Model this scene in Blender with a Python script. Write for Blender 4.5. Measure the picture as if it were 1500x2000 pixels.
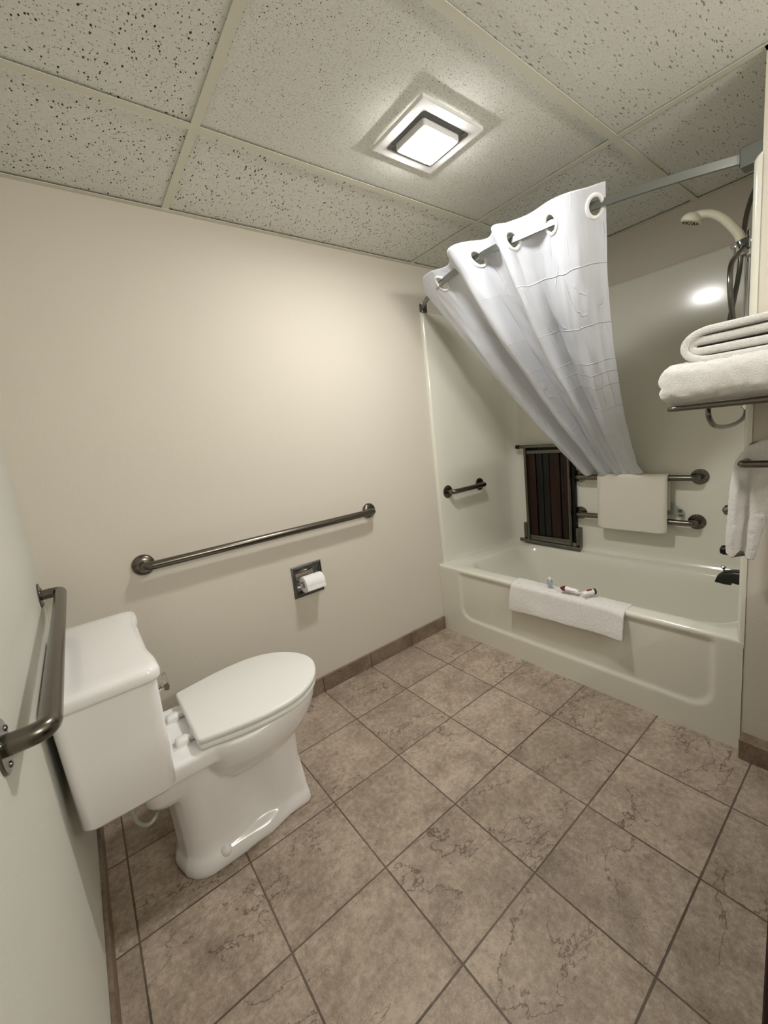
import bpy, bmesh, math, random
import numpy as np
from mathutils import Vector, Matrix, noise as mnoise

# ------------------------------------------------------------------ clear, camera, light, exposure
for o in list(bpy.data.objects): bpy.data.objects.remove(o, do_unlink=True)
S = bpy.context.scene
COL = S.collection
random.seed(4)

XT, XF, H, YE = 1.870, 2.673, 2.183, -1.464      # tub apron, far tub wall, ceiling, faucet end
WALL_R = 1.873                                   # face of the wall right of the tub
Y_FRONT = -2.95                                  # wall behind the camera
Z_RIM = 0.428

cam_d = bpy.data.cameras.new('camera'); cam = bpy.data.objects.new('camera', cam_d); COL.objects.link(cam)
cam_d.sensor_fit = 'HORIZONTAL'; cam_d.sensor_width = 36.0
cam_d.lens = 794.38 / 1500 * 36.0
cam_d.shift_x = -0.00284; cam_d.shift_y = -0.00916
cam_d.clip_start = 0.01
Rm = [[0.7829012251765017, -0.6122351569331466, -0.11060643847524376],
      [-0.18896939482640587, -0.06462581779932908, -0.9798541072489872],
      [0.5927531015828381, 0.7880302128020304, -0.16628933903023446]]
M = Matrix(((Rm[0][0], -Rm[1][0], -Rm[2][0], 0.15635), (Rm[0][1], -Rm[1][1], -Rm[2][1], -1.79705),
            (Rm[0][2], -Rm[1][2], -Rm[2][2], 1.25965), (0, 0, 0, 1)))
cam.matrix_world = M
S.camera = cam

W = bpy.data.worlds.new('world'); S.world = W; W.use_nodes = True
W.node_tree.nodes['Background'].inputs[0].default_value = (0.8, 0.85, 0.9, 1)
W.node_tree.nodes['Background'].inputs[1].default_value = 0.02
LAMP_STRENGTH = 190.0        # the lit lens of the ceiling fan light
FILL_POWER = 14.0         # added fill light, out of view, to brighten ceiling and room
vt = S.view_settings
vt.view_transform = 'Standard'; vt.look = 'None'; vt.gamma = 1.0; vt.use_curve_mapping = False
vt.exposure = 0.53

# ------------------------------------------------------------------ materials
def lin(c):
    r = []
    for v in c:
        v = v / 255.0
        r.append(v / 12.92 if v <= 0.04045 else ((v + 0.055) / 1.055) ** 2.4)
    return (*r, 1.0)

def mat(name, color, rough=0.5, metal=0.0, spec=0.5, coat=0.0, sub=0.0):
    m = bpy.data.materials.new(name); m.use_nodes = True
    b = m.node_tree.nodes['Principled BSDF']
    b.inputs['Base Color'].default_value = color if len(color) == 4 else lin(color)
    b.inputs['Roughness'].default_value = rough; b.inputs['Metallic'].default_value = metal
    b.inputs['Specular IOR Level'].default_value = spec
    b.inputs['Coat Weight'].default_value = coat
    return m

class NT:
    """small helper for node graphs"""
    def __init__(s, m): s.m = m; s.t = m.node_tree; s.n = s.t.nodes; s.b = s.n['Principled BSDF']
    def add(s, typ, **kw):
        nd = s.n.new(typ)
        for k, v in kw.items(): setattr(nd, k, v)
        return nd
    def link(s, a, b): s.t.links.new(a, b)
    def val(s, inp, v):
        if isinstance(v, bpy.types.NodeSocket): s.link(v, inp)
        else: inp.default_value = v
    def math(s, op, a, b=0.0, c=None, clamp=False):
        nd = s.add('ShaderNodeMath', operation=op); nd.use_clamp = clamp
        s.val(nd.inputs[0], a); s.val(nd.inputs[1], b)
        if c is not None: s.val(nd.inputs[2], c)
        return nd.outputs[0]
    def pos(s): return s.add('ShaderNodeNewGeometry').outputs['Position']
    def mapping(s, vec, scale=(1, 1, 1), rot=(0, 0, 0), loc=(0, 0, 0)):
        nd = s.add('ShaderNodeMapping'); s.link(vec, nd.inputs['Vector'])
        nd.inputs['Scale'].default_value = scale; nd.inputs['Rotation'].default_value = rot
        nd.inputs['Location'].default_value = loc
        return nd.outputs[0]
    def noise(s, vec, scale, detail=2.0, rough=0.5, dist=0.0, out='Fac'):
        nd = s.add('ShaderNodeTexNoise'); s.link(vec, nd.inputs['Vector'])
        nd.inputs['Scale'].default_value = scale; nd.inputs['Detail'].default_value = detail
        nd.inputs['Roughness'].default_value = rough; nd.inputs['Distortion'].default_value = dist
        return nd.outputs[out]
    def vor(s, vec, scale, feature='F1', out='Distance', rand=1.0):
        nd = s.add('ShaderNodeTexVoronoi', feature=feature); s.link(vec, nd.inputs['Vector'])
        nd.inputs['Scale'].default_value = scale; nd.inputs['Randomness'].default_value = rand
        return nd.outputs[out]
    def ramp(s, fac, stops):
        nd = s.add('ShaderNodeValToRGB'); s.link(fac, nd.inputs[0]); e = nd.color_ramp.elements
        while len(e) < len(stops): e.new(0.5)
        for i, (p, c) in enumerate(stops):
            e[i].position = p; e[i].color = c if len(c) == 4 else lin(c)
        return nd.outputs[0]
    def mix(s, fac, a, b, mode='MIX'):
        nd = s.add('ShaderNodeMix', data_type='RGBA', blend_type=mode)
        s.val(nd.inputs[0], fac); s.val(nd.inputs[6], a); s.val(nd.inputs[7], b)
        return nd.outputs[2]
    def map_range(s, v, a, b, c=0.0, d=1.0, smooth=False):
        nd = s.add('ShaderNodeMapRange'); nd.clamp = True
        if smooth: nd.interpolation_type = 'SMOOTHSTEP'
        s.val(nd.inputs[0], v)
        for i, x in enumerate((a, b, c, d)): nd.inputs[i + 1].default_value = x
        return nd.outputs[0]
    def bump(s, h, strength=0.5, dist=0.002, normal=None):
        nd = s.add('ShaderNodeBump'); s.val(nd.inputs['Height'], h)
        nd.inputs['Strength'].default_value = strength; nd.inputs['Distance'].default_value = dist
        if normal is not None: s.link(normal, nd.inputs['Normal'])
        return nd.outputs[0]
    def color(s, c): s.val(s.b.inputs['Base Color'], c)
    def normal(s, n): s.link(n, s.b.inputs['Normal'])

def wall_mat(name, col, seed=0.0):
    m = mat(name, col, 0.75, spec=0.25); g = NT(m); p = g.mapping(g.pos(), loc=(seed, 0, 0))
    n1 = g.noise(p, 130, 3, 0.6); n2 = g.noise(p, 2.2, 2)
    g.color(g.mix(g.map_range(n2, 0.3, 0.7, 0.0, 0.10), lin(col), lin(tuple(int(c * 0.93) for c in col))))
    g.normal(g.bump(n1, 0.35, 0.0015))
    return m

WALL = wall_mat('wall_paint_cream', (213, 206, 192))
WALL_L = wall_mat('wall_left_light_tone', (214, 213, 203), 5.0)  # wall tone with the cooler light on this side put into its colour

def floor_mat():
    m = mat('floor_tile', (150, 134, 117), 0.5, spec=0.35); g = NT(m); p = g.pos()
    T = 0.303; x0, y0 = 0.9725, -0.9109
    sep = g.add('ShaderNodeSeparateXYZ'); g.link(p, sep.inputs[0])
    u = g.math('DIVIDE', g.math('SUBTRACT', sep.outputs[0], x0), T)
    v = g.math('DIVIDE', g.math('SUBTRACT', sep.outputs[1], y0), T)
    iu, iv = g.math('FLOOR', u), g.math('FLOOR', v)
    fu, fv = g.math('SUBTRACT', u, iu), g.math('SUBTRACT', v, iv)
    du = g.math('MINIMUM', fu, g.math('SUBTRACT', 1.0, fu)); dv = g.math('MINIMUM', fv, g.math('SUBTRACT', 1.0, fv))
    d = g.math('MULTIPLY', g.math('MINIMUM', du, dv), T)
    wob = g.noise(p, 45, 2)
    d = g.math('ADD', d, g.math('MULTIPLY', g.math('SUBTRACT', wob, 0.5), 0.0022))
    comb = g.add('ShaderNodeCombineXYZ'); g.link(iu, comb.inputs[0]); g.link(iv, comb.inputs[1])
    wn = g.add('ShaderNodeTexWhiteNoise', noise_dimensions='3D'); g.link(comb.outputs[0], wn.inputs['Vector'])
    off = g.add('ShaderNodeVectorMath', operation='MULTIPLY_ADD')
    g.link(wn.outputs['Color'], off.inputs[0]); off.inputs[1].default_value = (7, 7, 7); g.link(p, off.inputs[2])
    q = off.outputs[0]
    # cloudy base
    n1 = g.noise(q, 7, 5, 0.62, 0.4); n2 = g.noise(q, 60, 4, 0.7, 0.2); n3 = g.noise(q, 260, 3, 0.6)
    mott = g.math('ADD', g.math('MULTIPLY', n1, 0.42), g.math('ADD', g.math('MULTIPLY', n2, 0.38), g.math('MULTIPLY', n3, 0.20)))
    base = g.ramp(mott, [(0.38, (134, 119, 105)), (0.50, (166, 150, 134)), (0.60, (190, 175, 158))])
    tone = g.map_range(wn.outputs['Value'], 0, 1, -0.08, 0.08)
    hsv = g.add('ShaderNodeHueSaturation'); g.link(base, hsv.inputs['Color']); g.val(hsv.inputs['Value'], g.math('ADD', 1.0, tone))
    base = hsv.outputs[0]
    # dark crackle veins
    q2 = g.mapping(q, scale=(1, 1.9, 1), rot=(0, 0, 0.7))
    vn = g.noise(q2, 2.8, 6, 0.60, 0.35)
    vein = g.math('SUBTRACT', 1.0, g.map_range(g.math('ABSOLUTE', g.math('SUBTRACT', vn, 0.5)), 0.0, 0.0085, 0, 1, True))
    mask = g.map_range(g.noise(q, 2.6, 3, 0.6), 0.44, 0.56, 0, 1, True)
    vein = g.math('MULTIPLY', vein, mask)
    vn2 = g.noise(g.mapping(q, scale=(1.5, 1, 1), loc=(4, 9, 1)), 6.5, 6, 0.66, 0.4)
    v2 = g.math('SUBTRACT', 1.0, g.map_range(g.math('ABSOLUTE', g.math('SUBTRACT', vn2, 0.5)), 0.0, 0.007, 0, 1, True))
    v2 = g.math('MULTIPLY', v2, g.map_range(g.noise(q, 5.0, 3, 0.6), 0.50, 0.60, 0, 0.6, True))
    vein = g.math('MAXIMUM', vein, v2)
    sp = g.map_range(g.noise(g.mapping(q, scale=(1, 1, 1)), 75, 3, 0.65, 1.5), 0.64, 0.70, 0, 0.55, True)
    sp = g.math('MULTIPLY', sp, g.map_range(g.noise(q, 6.5, 2), 0.48, 0.6, 0, 1, True))
    dark = g.math('MAXIMUM', g.math('MULTIPLY', vein, 0.75), sp)
    base = g.mix(dark, base, lin((84, 71, 60)))
    # grout
    fade = g.map_range(g.noise(p, 3.1, 1), 0.35, 0.65, 0.0, 0.55)
    gr = g.map_range(d, 0.0018, 0.0030, 1.0, 0.0, True)
    gcol = g.mix(fade, lin((86, 75, 64)), lin((128, 114, 100)))
    g.color(g.mix(gr, base, gcol))
    h = g.math('SUBTRACT', g.math('MULTIPLY', mott, 0.5), g.math('ADD', g.math('MULTIPLY', gr, 1.4), g.math('MULTIPLY', dark, 0.35)))
    g.normal(g.bump(h, 0.55, 0.0016))
    g.val(g.b.inputs['Roughness'], g.map_range(mott, 0.35, 0.65, 0.42, 0.6))
    return m
FLOOR = floor_mat()

def base_tile_mat():
    m = mat('baseboard_tile', (118, 100, 84), 0.5); g = NT(m); p = g.pos()
    n1 = g.noise(p, 9, 5, 0.65, 0.5); n2 = g.noise(p, 90, 3, 0.6)
    mott = g.math('ADD', g.math('MULTIPLY', n1, 0.6), g.math('MULTIPLY', n2, 0.4))
    base = g.ramp(mott, [(0.36, (104, 87, 72)), (0.5, (128, 110, 93)), (0.64, (148, 130, 111))])
    vn = g.noise(g.mapping(p, loc=(3, 1, 2)), 8, 6, 0.65, 0.6)
    vein = g.math('SUBTRACT', 1.0, g.map_range(g.math('ABSOLUTE', g.math('SUBTRACT', vn, 0.5)), 0.0, 0.006, 0, 1, True))
    g.color(g.mix(g.math('MULTIPLY', vein, 0.6), base, lin((78, 64, 53)))); g.normal(g.bump(mott, 0.4, 0.0012))
    return m
BASE_T = base_tile_mat()

def ceiling_mat(name, kind):
    m = mat(name, (196, 194, 184), 0.9, spec=0.1); g = NT(m); p = g.pos()
    w = g.noise(p, 14, 2, out='Color')
    dist = g.add('ShaderNodeVectorMath', operation='MULTIPLY_ADD'); g.link(w, dist.inputs[0])
    dist.inputs[1].default_value = (0.022, 0.022, 0.0); g.link(p, dist.inputs[2]); q = dist.outputs[0]
    def dots(vec, scale, r, keep, soft=0.10):
        nd = g.add('ShaderNodeTexVoronoi', feature='F1'); g.link(vec, nd.inputs['Vector']); nd.inputs['Scale'].default_value = scale
        sc = g.add('ShaderNodeSeparateColor'); g.link(nd.outputs['Color'], sc.inputs[0])
        rr = g.math('MULTIPLY', g.map_range(sc.outputs[1], 0, 1, 0.45, 1.0), r)
        hit = g.map_range(g.math('SUBTRACT', nd.outputs['Distance'], rr), -soft, 0.02, 1, 0, True)
        return g.math('MULTIPLY', hit, g.math('LESS_THAN', sc.outputs[0], keep))
    if kind == 'coarse':
        a = dots(g.mapping(q, scale=(1, 0.62, 0), rot=(0, 0, 0.5)), 120, 0.33, 0.62)
        b = dots(g.mapping(q, scale=(0.7, 1.1, 0), loc=(3, 2, 0)), 210, 0.33, 0.6); k = 0.85
    elif kind == 'fine':
        a = dots(g.mapping(q, scale=(1, 1, 0)), 150, 0.27, 0.50)
        b = dots(g.mapping(q, scale=(1, 1.2, 0), loc=(1, 5, 0)), 260, 0.34, 0.60); k = 0.85
    elif kind == 'worm':
        a = dots(g.mapping(q, scale=(1.5, 0.5, 0), rot=(0, 0, 0.35)), 92, 0.36, 0.65)
        b = dots(g.mapping(q, scale=(1.2, 0.8, 0), rot=(0, 0, 0.3), loc=(3, 2, 0)), 200, 0.34, 0.6); k = 0.75
    else:
        a = dots(g.mapping(q, scale=(0.34, 1.7, 0), rot=(0, 0, -0.35)), 98, 0.34, 0.55)
        b = dots(g.mapping(q, scale=(0.6, 1.4, 0), rot=(0, 0, -0.4), loc=(3, 2, 0)), 210, 0.32, 0.5); k = 0.52
    tex = g.math('MAXIMUM', a, g.math('MULTIPLY', b, 0.75))
    n = g.noise(p, 160, 4, 0.7)
    base = g.ramp(n, [(0.3, (222, 222, 214)), (0.7, (238, 238, 231))])
    g.color(g.mix(g.math('MULTIPLY', tex, min(1.0, k * 1.25)), base, lin((62, 58, 48))))
    g.normal(g.bump(g.math('SUBTRACT', g.math('MULTIPLY', n, 0.5), tex), 0.7, 0.0018))
    return m
CEIL = [ceiling_mat('ceiling_tile_' + k, k) for k in ('coarse', 'fine', 'worm', 'slash')]
GRID = mat('ceiling_grid_metal', (222, 220, 204), 0.5, spec=0.3)

FIBER = mat('fibreglass_bone', (226, 224, 210), 0.16, spec=0.5, coat=0.3)
PORC = mat('porcelain', (248, 246, 245), 0.13, spec=0.5, coat=0.4)
PLAST = mat('toilet_seat_plastic', (238, 238, 233), 0.32, spec=0.45)
def metal_mat(name, col, rough, scale=(4, 4, 300)):
    m = mat(name, col, rough, 1.0); g = NT(m)
    n = g.noise(g.mapping(g.pos(), scale=scale), 6, 2)
    g.val(g.b.inputs['Roughness'], g.map_range(n, 0.3, 0.7, rough * 0.8, rough * 1.25))
    return m
STEEL = mat('brushed_steel', (112, 107, 99), 0.25, 1.0)
STEEL_D = mat('satin_steel', (112, 108, 101), 0.26, 1.0)
CHROME = mat('chrome', (205, 205, 205), 0.08, 1.0)
CHROME_D = mat('dull_chrome', (120, 122, 120), 0.22, 1.0)
ROD = mat('rod_aluminium', (150, 154, 152), 0.28, 1.0)
HOSE = mat('hose_metal', (120, 120, 116), 0.22, 1.0)
SPOUT = mat('dark_spout_metal', (62, 64, 62), 0.35, 0.9)
BLACK = mat('black_plastic', (14, 12, 11), 0.38, spec=0.35)
PAPER = mat('toilet_paper', (240, 239, 238), 0.9, spec=0.1)
LAMPW = mat('fan_cover_white', (235, 235, 232), 0.4)
GREYP = mat('grey_vent', (120, 120, 124), 0.6)
CREAM_P = mat('cream_plastic', (226, 221, 198), 0.3)
def lens_mat():
    m = mat('lit_lens', (255, 255, 255), 0.5); b = m.node_tree.nodes['Principled BSDF']
    b.inputs['Emission Color'].default_value = (1.0, 0.985, 0.965, 1); b.inputs['Emission Strength'].default_value = LAMP_STRENGTH
    return m
LENS = lens_mat()

def terry_mat(name, col, s=420):
    m = mat(name, col, 0.95, spec=0.1); g = NT(m); p = g.pos()
    n = g.noise(p, s, 3, 0.7); n2 = g.vor(p, s * 1.1)
    h = g.math('ADD', g.math('MULTIPLY', n, 0.8), g.math('MULTIPLY', n2, 0.5))
    g.color(g.mix(g.map_range(h, 0.3, 0.9, 0.0, 1.0), lin(tuple(int(c * 0.88) for c in col)), lin(col)))
    g.b.inputs['Sheen Weight'].default_value = 0.25
    g.normal(g.bump(h, 0.9, 0.003))
    return m
TERRY = terry_mat('white_terry', (246, 243, 238)); TERRY_B = terry_mat('bath_mat_terry', (244, 240, 236), 300)

def curtain_mat():
    m = mat('curtain_fabric', (226, 229, 236), 0.6, spec=0.3); g = NT(m)
    uv = g.add('ShaderNodeUVMap').outputs[0]
    sep = g.add('ShaderNodeSeparateXYZ'); g.link(uv, sep.inputs[0]); u, v = sep.outputs[0], sep.outputs[1]
    wob = g.math('ADD', g.math('MULTIPLY', g.noise(g.mapping(uv, scale=(1, 0.05, 1)), 7, 2), 0.05), 0)
    vv = g.math('ADD', v, wob)
    ridge = None
    for c in (0.27, 0.50, 0.67, 0.73, 0.80, 0.93, 1.12):
        r = g.map_range(g.math('ABSOLUTE', g.math('SUBTRACT', vv, c)), 0.0, 0.0038, 1, 0, True)
        ridge = r if ridge is None else g.math('MAXIMUM', ridge, r)
    ridge = g.math('MULTIPLY', ridge, g.map_range(u, 0.66, 0.80, 0.15, 1.0))
    cr = g.noise(g.mapping(uv, scale=(2.4, 0.8, 1), rot=(0, 0, 0.35)), 5, 2, 0.5, 0.5)
    crease = g.map_range(g.math('ABSOLUTE', g.math('SUBTRACT', cr, 0.5)), 0.0, 0.018, 1, 0, True)
    crease = g.math('MULTIPLY', crease, g.map_range(g.noise(uv, 6, 1), 0.50, 0.62, 0, 1))
    vert = g.noise(g.mapping(uv, scale=(1, 0.06, 1)), 16, 3, 0.6)
    weave = g.noise(g.mapping(uv, scale=(1, 1, 1)), 900, 1)
    h = g.math('ADD', g.math('ADD', g.math('MULTIPLY', ridge, 0.5), g.math('MULTIPLY', crease, 0.4)), g.math('ADD', g.math('MULTIPLY', vert, 0.9), g.math('MULTIPLY', weave, 0.04)))
    g.normal(g.bump(h, 0.8, 0.006))
    # thin cloth lets a little light through
    tr = g.add('ShaderNodeBsdfTranslucent'); tr.inputs[0].default_value = lin((225, 225, 222))
    mx = g.add('ShaderNodeMixShader'); mx.inputs[0].default_value = 0.14
    out = g.n['Material Output']; g.link(g.b.outputs[0], mx.inputs[1]); g.link(tr.outputs[0], mx.inputs[2]); g.link(mx.outputs[0], out.inputs[0])
    return m
CURT = curtain_mat()
GROM = mat('grommet_plastic', (238, 238, 238), 0.35)
MATV = mat('vinyl_mat', (221, 216, 203), 0.55)
_g = NT(MATV); _g.normal(_g.bump(_g.noise(_g.pos(), 350, 2), 0.25, 0.001))
def wood_mat(name, c1, c2, rough, scale=(60, 60, 2.5)):
    m = mat(name, c1, rough, spec=0.25); g = NT(m); n = g.noise(g.mapping(g.pos(), scale=scale), 1.2, 4, 0.6, 0.3)
    g.color(g.ramp(n, [(0.35, c1), (0.7, c2)])); return m
WOOD_SLAT = wood_mat('seat_slat_wood', (26, 12, 7), (54, 27, 15), 0.4)
WOOD_DARK = wood_mat('cabinet_wood', (38, 22, 16), (58, 34, 25), 0.4)
CLEAR = mat('clear_plastic', (225, 238, 245), 0.1); CLEAR.node_tree.nodes['Principled BSDF'].inputs['Transmission Weight'].default_value = 0.75
CLEAR_T = mat('clear_tube', (225, 228, 224), 0.15); CLEAR_T.node_tree.nodes['Principled BSDF'].inputs['Transmission Weight'].default_value = 0.7
LBLUE = mat('pale_blue_label', (165, 185, 200), 0.5)
MAROON = mat('maroon_plastic', (112, 22, 34), 0.4); TUBEW = mat('white_tube', (240, 234, 232), 0.4); DARKC = mat('dark_cap', (45, 34, 40), 0.4)

# ------------------------------------------------------------------ mesh helpers
WL = {}
def bbox_bm(bm):
    xs = [v.co for v in bm.verts]
    return (min(c.x for c in xs), max(c.x for c in xs), min(c.y for c in xs), max(c.y for c in xs), min(c.z for c in xs))
def obj(name, bm, m, parent=None, smooth=True, angle=40, recalc=True):
    if recalc: bmesh.ops.recalc_face_normals(bm, faces=bm.faces)
    if parent is not None: org = WL[parent.name]
    else:
        b = bbox_bm(bm); org = Vector(((b[0] + b[1]) / 2, (b[2] + b[3]) / 2, b[4]))
    bmesh.ops.translate(bm, verts=bm.verts, vec=-org)
    me = bpy.data.meshes.new(name); bm.to_mesh(me); bm.free()
    for mm in (m if isinstance(m, (list, tuple)) else [m]): me.materials.append(mm)
    if smooth:
        me.shade_smooth()
        try: me.set_sharp_from_angle(angle=math.radians(angle))
        except Exception: pass
    o = bpy.data.objects.new(name, me); COL.objects.link(o)
    if parent is not None: o.parent = parent
    else: o.location = org
    WL[o.name] = org
    return o
def tag(o, label, cat, group=None, kind=None):
    o['label'] = label; o['category'] = cat
    if group: o['group'] = group
    if kind: o['kind'] = kind
    return o
def thing(name, loc, label, cat, group=None):
    o = bpy.data.objects.new(name, None); COL.objects.link(o); o.location = loc; o.empty_display_size = 0.05
    WL[o.name] = Vector(loc)
    return tag(o, label, cat, group)
def struct(name, bm, m, **k):
    o = obj(name, bm, m, None, **k); o['kind'] = 'structure'; return o
def BM(): return bmesh.new()
def box(bm, x0, x1, y0, y1, z0, z1, bev=0.0, seg=2, mi=0):
    t = bmesh.new(); bmesh.ops.create_cube(t, size=1.0)
    bmesh.ops.scale(t, verts=t.verts, vec=(x1 - x0, y1 - y0, z1 - z0))
    bmesh.ops.translate(t, verts=t.verts, vec=((x0 + x1) / 2, (y0 + y1) / 2, (z0 + z1) / 2))
    if bev > 0: bmesh.ops.bevel(t, geom=t.edges[:] + t.verts[:], offset=bev, segments=seg, profile=0.5, affect='EDGES', clamp_overlap=True)
    for f in t.faces: f.material_index = mi
    join(bm, t)
def join(bm, t):
    me = bpy.data.meshes.new('tmp'); t.to_mesh(me); t.free(); bm.from_mesh(me); bpy.data.meshes.remove(me)
def grid(bm, rows, close_u=False, close_v=False, cap0=False, cap1=False, mi=0):
    V = [[bm.verts.new(p) for p in r] for r in rows]
    nr, nc = len(V), len(V[0])
    for i in range(nr if close_v else nr - 1):
        for j in range(nc if close_u else nc - 1):
            f = bm.faces.new((V[i][j], V[i][(j + 1) % nc], V[(i + 1) % nr][(j + 1) % nc], V[(i + 1) % nr][j])); f.material_index = mi
    if cap0: bm.faces.new(V[0][::-1]).material_index = mi
    if cap1: bm.faces.new(V[-1]).material_index = mi
    return V
def fillet(pts, r, n=6):
    pts = [Vector(p) for p in pts]; out = [pts[0]]
    rs = r if isinstance(r, (list, tuple)) else [r] * (len(pts) - 2)
    for i in range(1, len(pts) - 1):
        a, b, c = pts[i - 1], pts[i], pts[i + 1]
        d1, d2 = (a - b), (c - b); l1, l2 = d1.length, d2.length; d1.normalize(); d2.normalize()
        rr = min(rs[i - 1], l1 * 0.49, l2 * 0.49)
        p1, p2 = b + d1 * rr, b + d2 * rr
        for k in range(n + 1):
            t = k / n
            out.append(p1 * (1 - t) ** 2 + b * 2 * t * (1 - t) + p2 * t * t)
    out.append(pts[-1]); return out
def spline(pts, n=8):
    pts = [Vector(p) for p in pts]; P = [pts[0] * 2 - pts[1]] + pts + [pts[-1] * 2 - pts[-2]]; out = []
    for i in range(1, len(P) - 2):
        for k in range(n):
            t = k / n; a, b, c, d = P[i - 1], P[i], P[i + 1], P[i + 2]
            out.append(0.5 * ((2 * b) + (c - a) * t + (2 * a - 5 * b + 4 * c - d) * t * t + (3 * b - a - 3 * c + d) * t ** 3))
    out.append(pts[-1]); return out
def tube(bm, path, r, n=16, caps=True, prof=None, up=None, mi=0):
    """sweep a circle (or a profile of (a, b) pairs) along a path; r may be a list"""
    path = [Vector(p) for p in path]; N = len(path)
    tang = []
    for i in range(N):
        t = (path[min(i + 1, N - 1)] - path[max(i - 1, 0)]); t.normalize(); tang.append(t)
    u = up.copy() if up is not None else (Vector((0, 0, 1)) if abs(tang[0].z) < 0.9 else Vector((1, 0, 0)))
    rows = []
    for i in range(N):
        u = (u - tang[i] * u.dot(tang[i])); u.normalize(); w = tang[i].cross(u)
        ri = r[i] if isinstance(r, (list, tuple)) else r
        if prof: rows.append([path[i] + w * a + u * b for a, b in prof])
        else: rows.append([path[i] + (w * math.cos(2 * math.pi * k / n) + u * math.sin(2 * math.pi * k / n)) * ri for k in range(n)])
    grid(bm, rows, close_u=True, cap0=caps, cap1=caps, mi=mi)
def lathe(bm, c, axis, prof, n=28, mi=0, cap=True):
    """prof = [(radius, height along axis)]"""
    c = Vector(c); a = Vector(axis).normalized()
    u = a.orthogonal().normalized(); w = a.cross(u); rows = []
    for r, h in prof:
        rows.append([c + a * h + (u * math.cos(2 * math.pi * k / n) + w * math.sin(2 * math.pi * k / n)) * max(r, 1e-4) for k in range(n)])
    grid(bm, rows, close_u=True, cap0=cap, cap1=cap, mi=mi)
def rrect(x0, x1, y0, y1, r, n=8, z=0.0):
    """rounded rectangle loop, counter-clockwise"""
    pts = []
    for cx, cy, a0 in ((x1 - r, y1 - r, 0), (x0 + r, y1 - r, 90), (x0 + r, y0 + r, 180), (x1 - r, y0 + r, 270)):
        for k in range(n + 1):
            a = math.radians(a0 + 90 * k / n); pts.append(Vector((cx + r * math.cos(a), cy + r * math.sin(a), z)))
    return pts
def smooth(a, b, x):
    t = min(1, max(0, (x - a) / (b - a))); return t * t * (3 - 2 * t)
def lerp(a, b, t): return a + (b - a) * t
def interp(tab, x):
    if x <= tab[0][0]: return tab[0][1]
    for (x0, y0), (x1, y1) in zip(tab, tab[1:]):
        if x <= x1: return lerp(y0, y1, (x - x0) / (x1 - x0))
    return tab[-1][1]
def interp_s(tab, x):
    if x <= tab[0][0]: return tab[0][1]
    for (x0, y0), (x1, y1) in zip(tab, tab[1:]):
        if x <= x1: return lerp(y0, y1, smooth(0, 1, (x - x0) / (x1 - x0)))
    return tab[-1][1]

# ------------------------------------------------------------------ the room shell
bm = BM(); box(bm, -0.1, 2.9, Y_FRONT - 0.1, 0.1, -0.06, 0.0); struct('floor', bm, FLOOR, smooth=False)
# back wall with the pocket for the paper holder
PX0, PX1, PZ0, PZ1 = 0.908, 1.042, 0.545, 0.676
bm = BM()
for b in ((-0.1, PX0, 0, 0.12, 0, H + 0.1), (PX1, 2.9, 0, 0.12, 0, H + 0.1), (PX0, PX1, 0, 0.12, 0, PZ0), (PX0, PX1, 0, 0.12, PZ1, H + 0.1), (PX0, PX1, 0.085, 0.12, PZ0, PZ1)):
    box(bm, *b)
struct('wall_back', bm, WALL, smooth=False)
bm = BM(); box(bm, -0.12, 0.0, Y_FRONT, 0.0, 0, H + 0.1); struct('wall_left', bm, WALL_L, smooth=False)
bm = BM(); box(bm, XF + 0.03, 2.9, YE - 0.03, 0.0, 0, H + 0.1); struct('wall_far', bm, WALL, smooth=False)
bm = BM(); box(bm, WALL_R, 2.9, Y_FRONT, YE - 0.012, 0, H + 0.1); struct('wall_right', bm, WALL, smooth=False)
bm = BM(); box(bm, -0.1, 2.0, Y_FRONT - 0.12, Y_FRONT, 0, H + 0.1); struct('wall_front', bm, WALL, smooth=False)

# suspended ceiling: tiles set 6 mm above the face of the metal grid
LX = [0.6196, 1.857]; CY = [-0.474, -1.0878, -1.70, -2.31]
xs = [0.0] + LX + [2.80]; ys = [0.0] + CY + [Y_FRONT]
kinds = {(0, 0): 0, (0, 1): 0, (0, 2): 0, (0, 3): 0, (0, 4): 0, (1, 0): 2, (1, 1): 1, (1, 2): 3, (1, 3): 3, (1, 4): 3, (2, 0): 2, (2, 1): 0, (2, 2): 3, (2, 3): 3, (2, 4): 3}
bm = BM()
for i in range(3):
    for j in range(5):
        box(bm, xs[i], xs[i + 1], ys[j + 1], ys[j], H + 0.006, H + 0.03, mi=kinds[(i, j)])
struct('ceiling', bm, CEIL, smooth=False)
bm = BM(); g_ = 0.0125
for x in LX: box(bm, x - g_, x + g_, Y_FRONT, 0, H, H + 0.0015)
for y in CY:
    for a, b in zip(xs, xs[1:]):
        box(bm, a + (g_ if a else 0), b - g_ if b < 2.7 else b, y - g_, y + g_, H, H + 0.0015)
# wall angle around the edge
for b in ((0, XF + 0.03, -0.022, 0.0), (0.0, 0.022, Y_FRONT, 0), (XF + 0.008, XF + 0.03, YE, 0), (WALL_R - 0.022, WALL_R, Y_FRONT, YE - 0.012), (WALL_R - 0.022, XF + 0.03, YE - 0.034, YE - 0.012)):
    box(bm, b[0], b[1], b[2], b[3], H - 0.0015, H + 0.0005)
struct('trim_1', bm, GRID, smooth=False)

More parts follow.
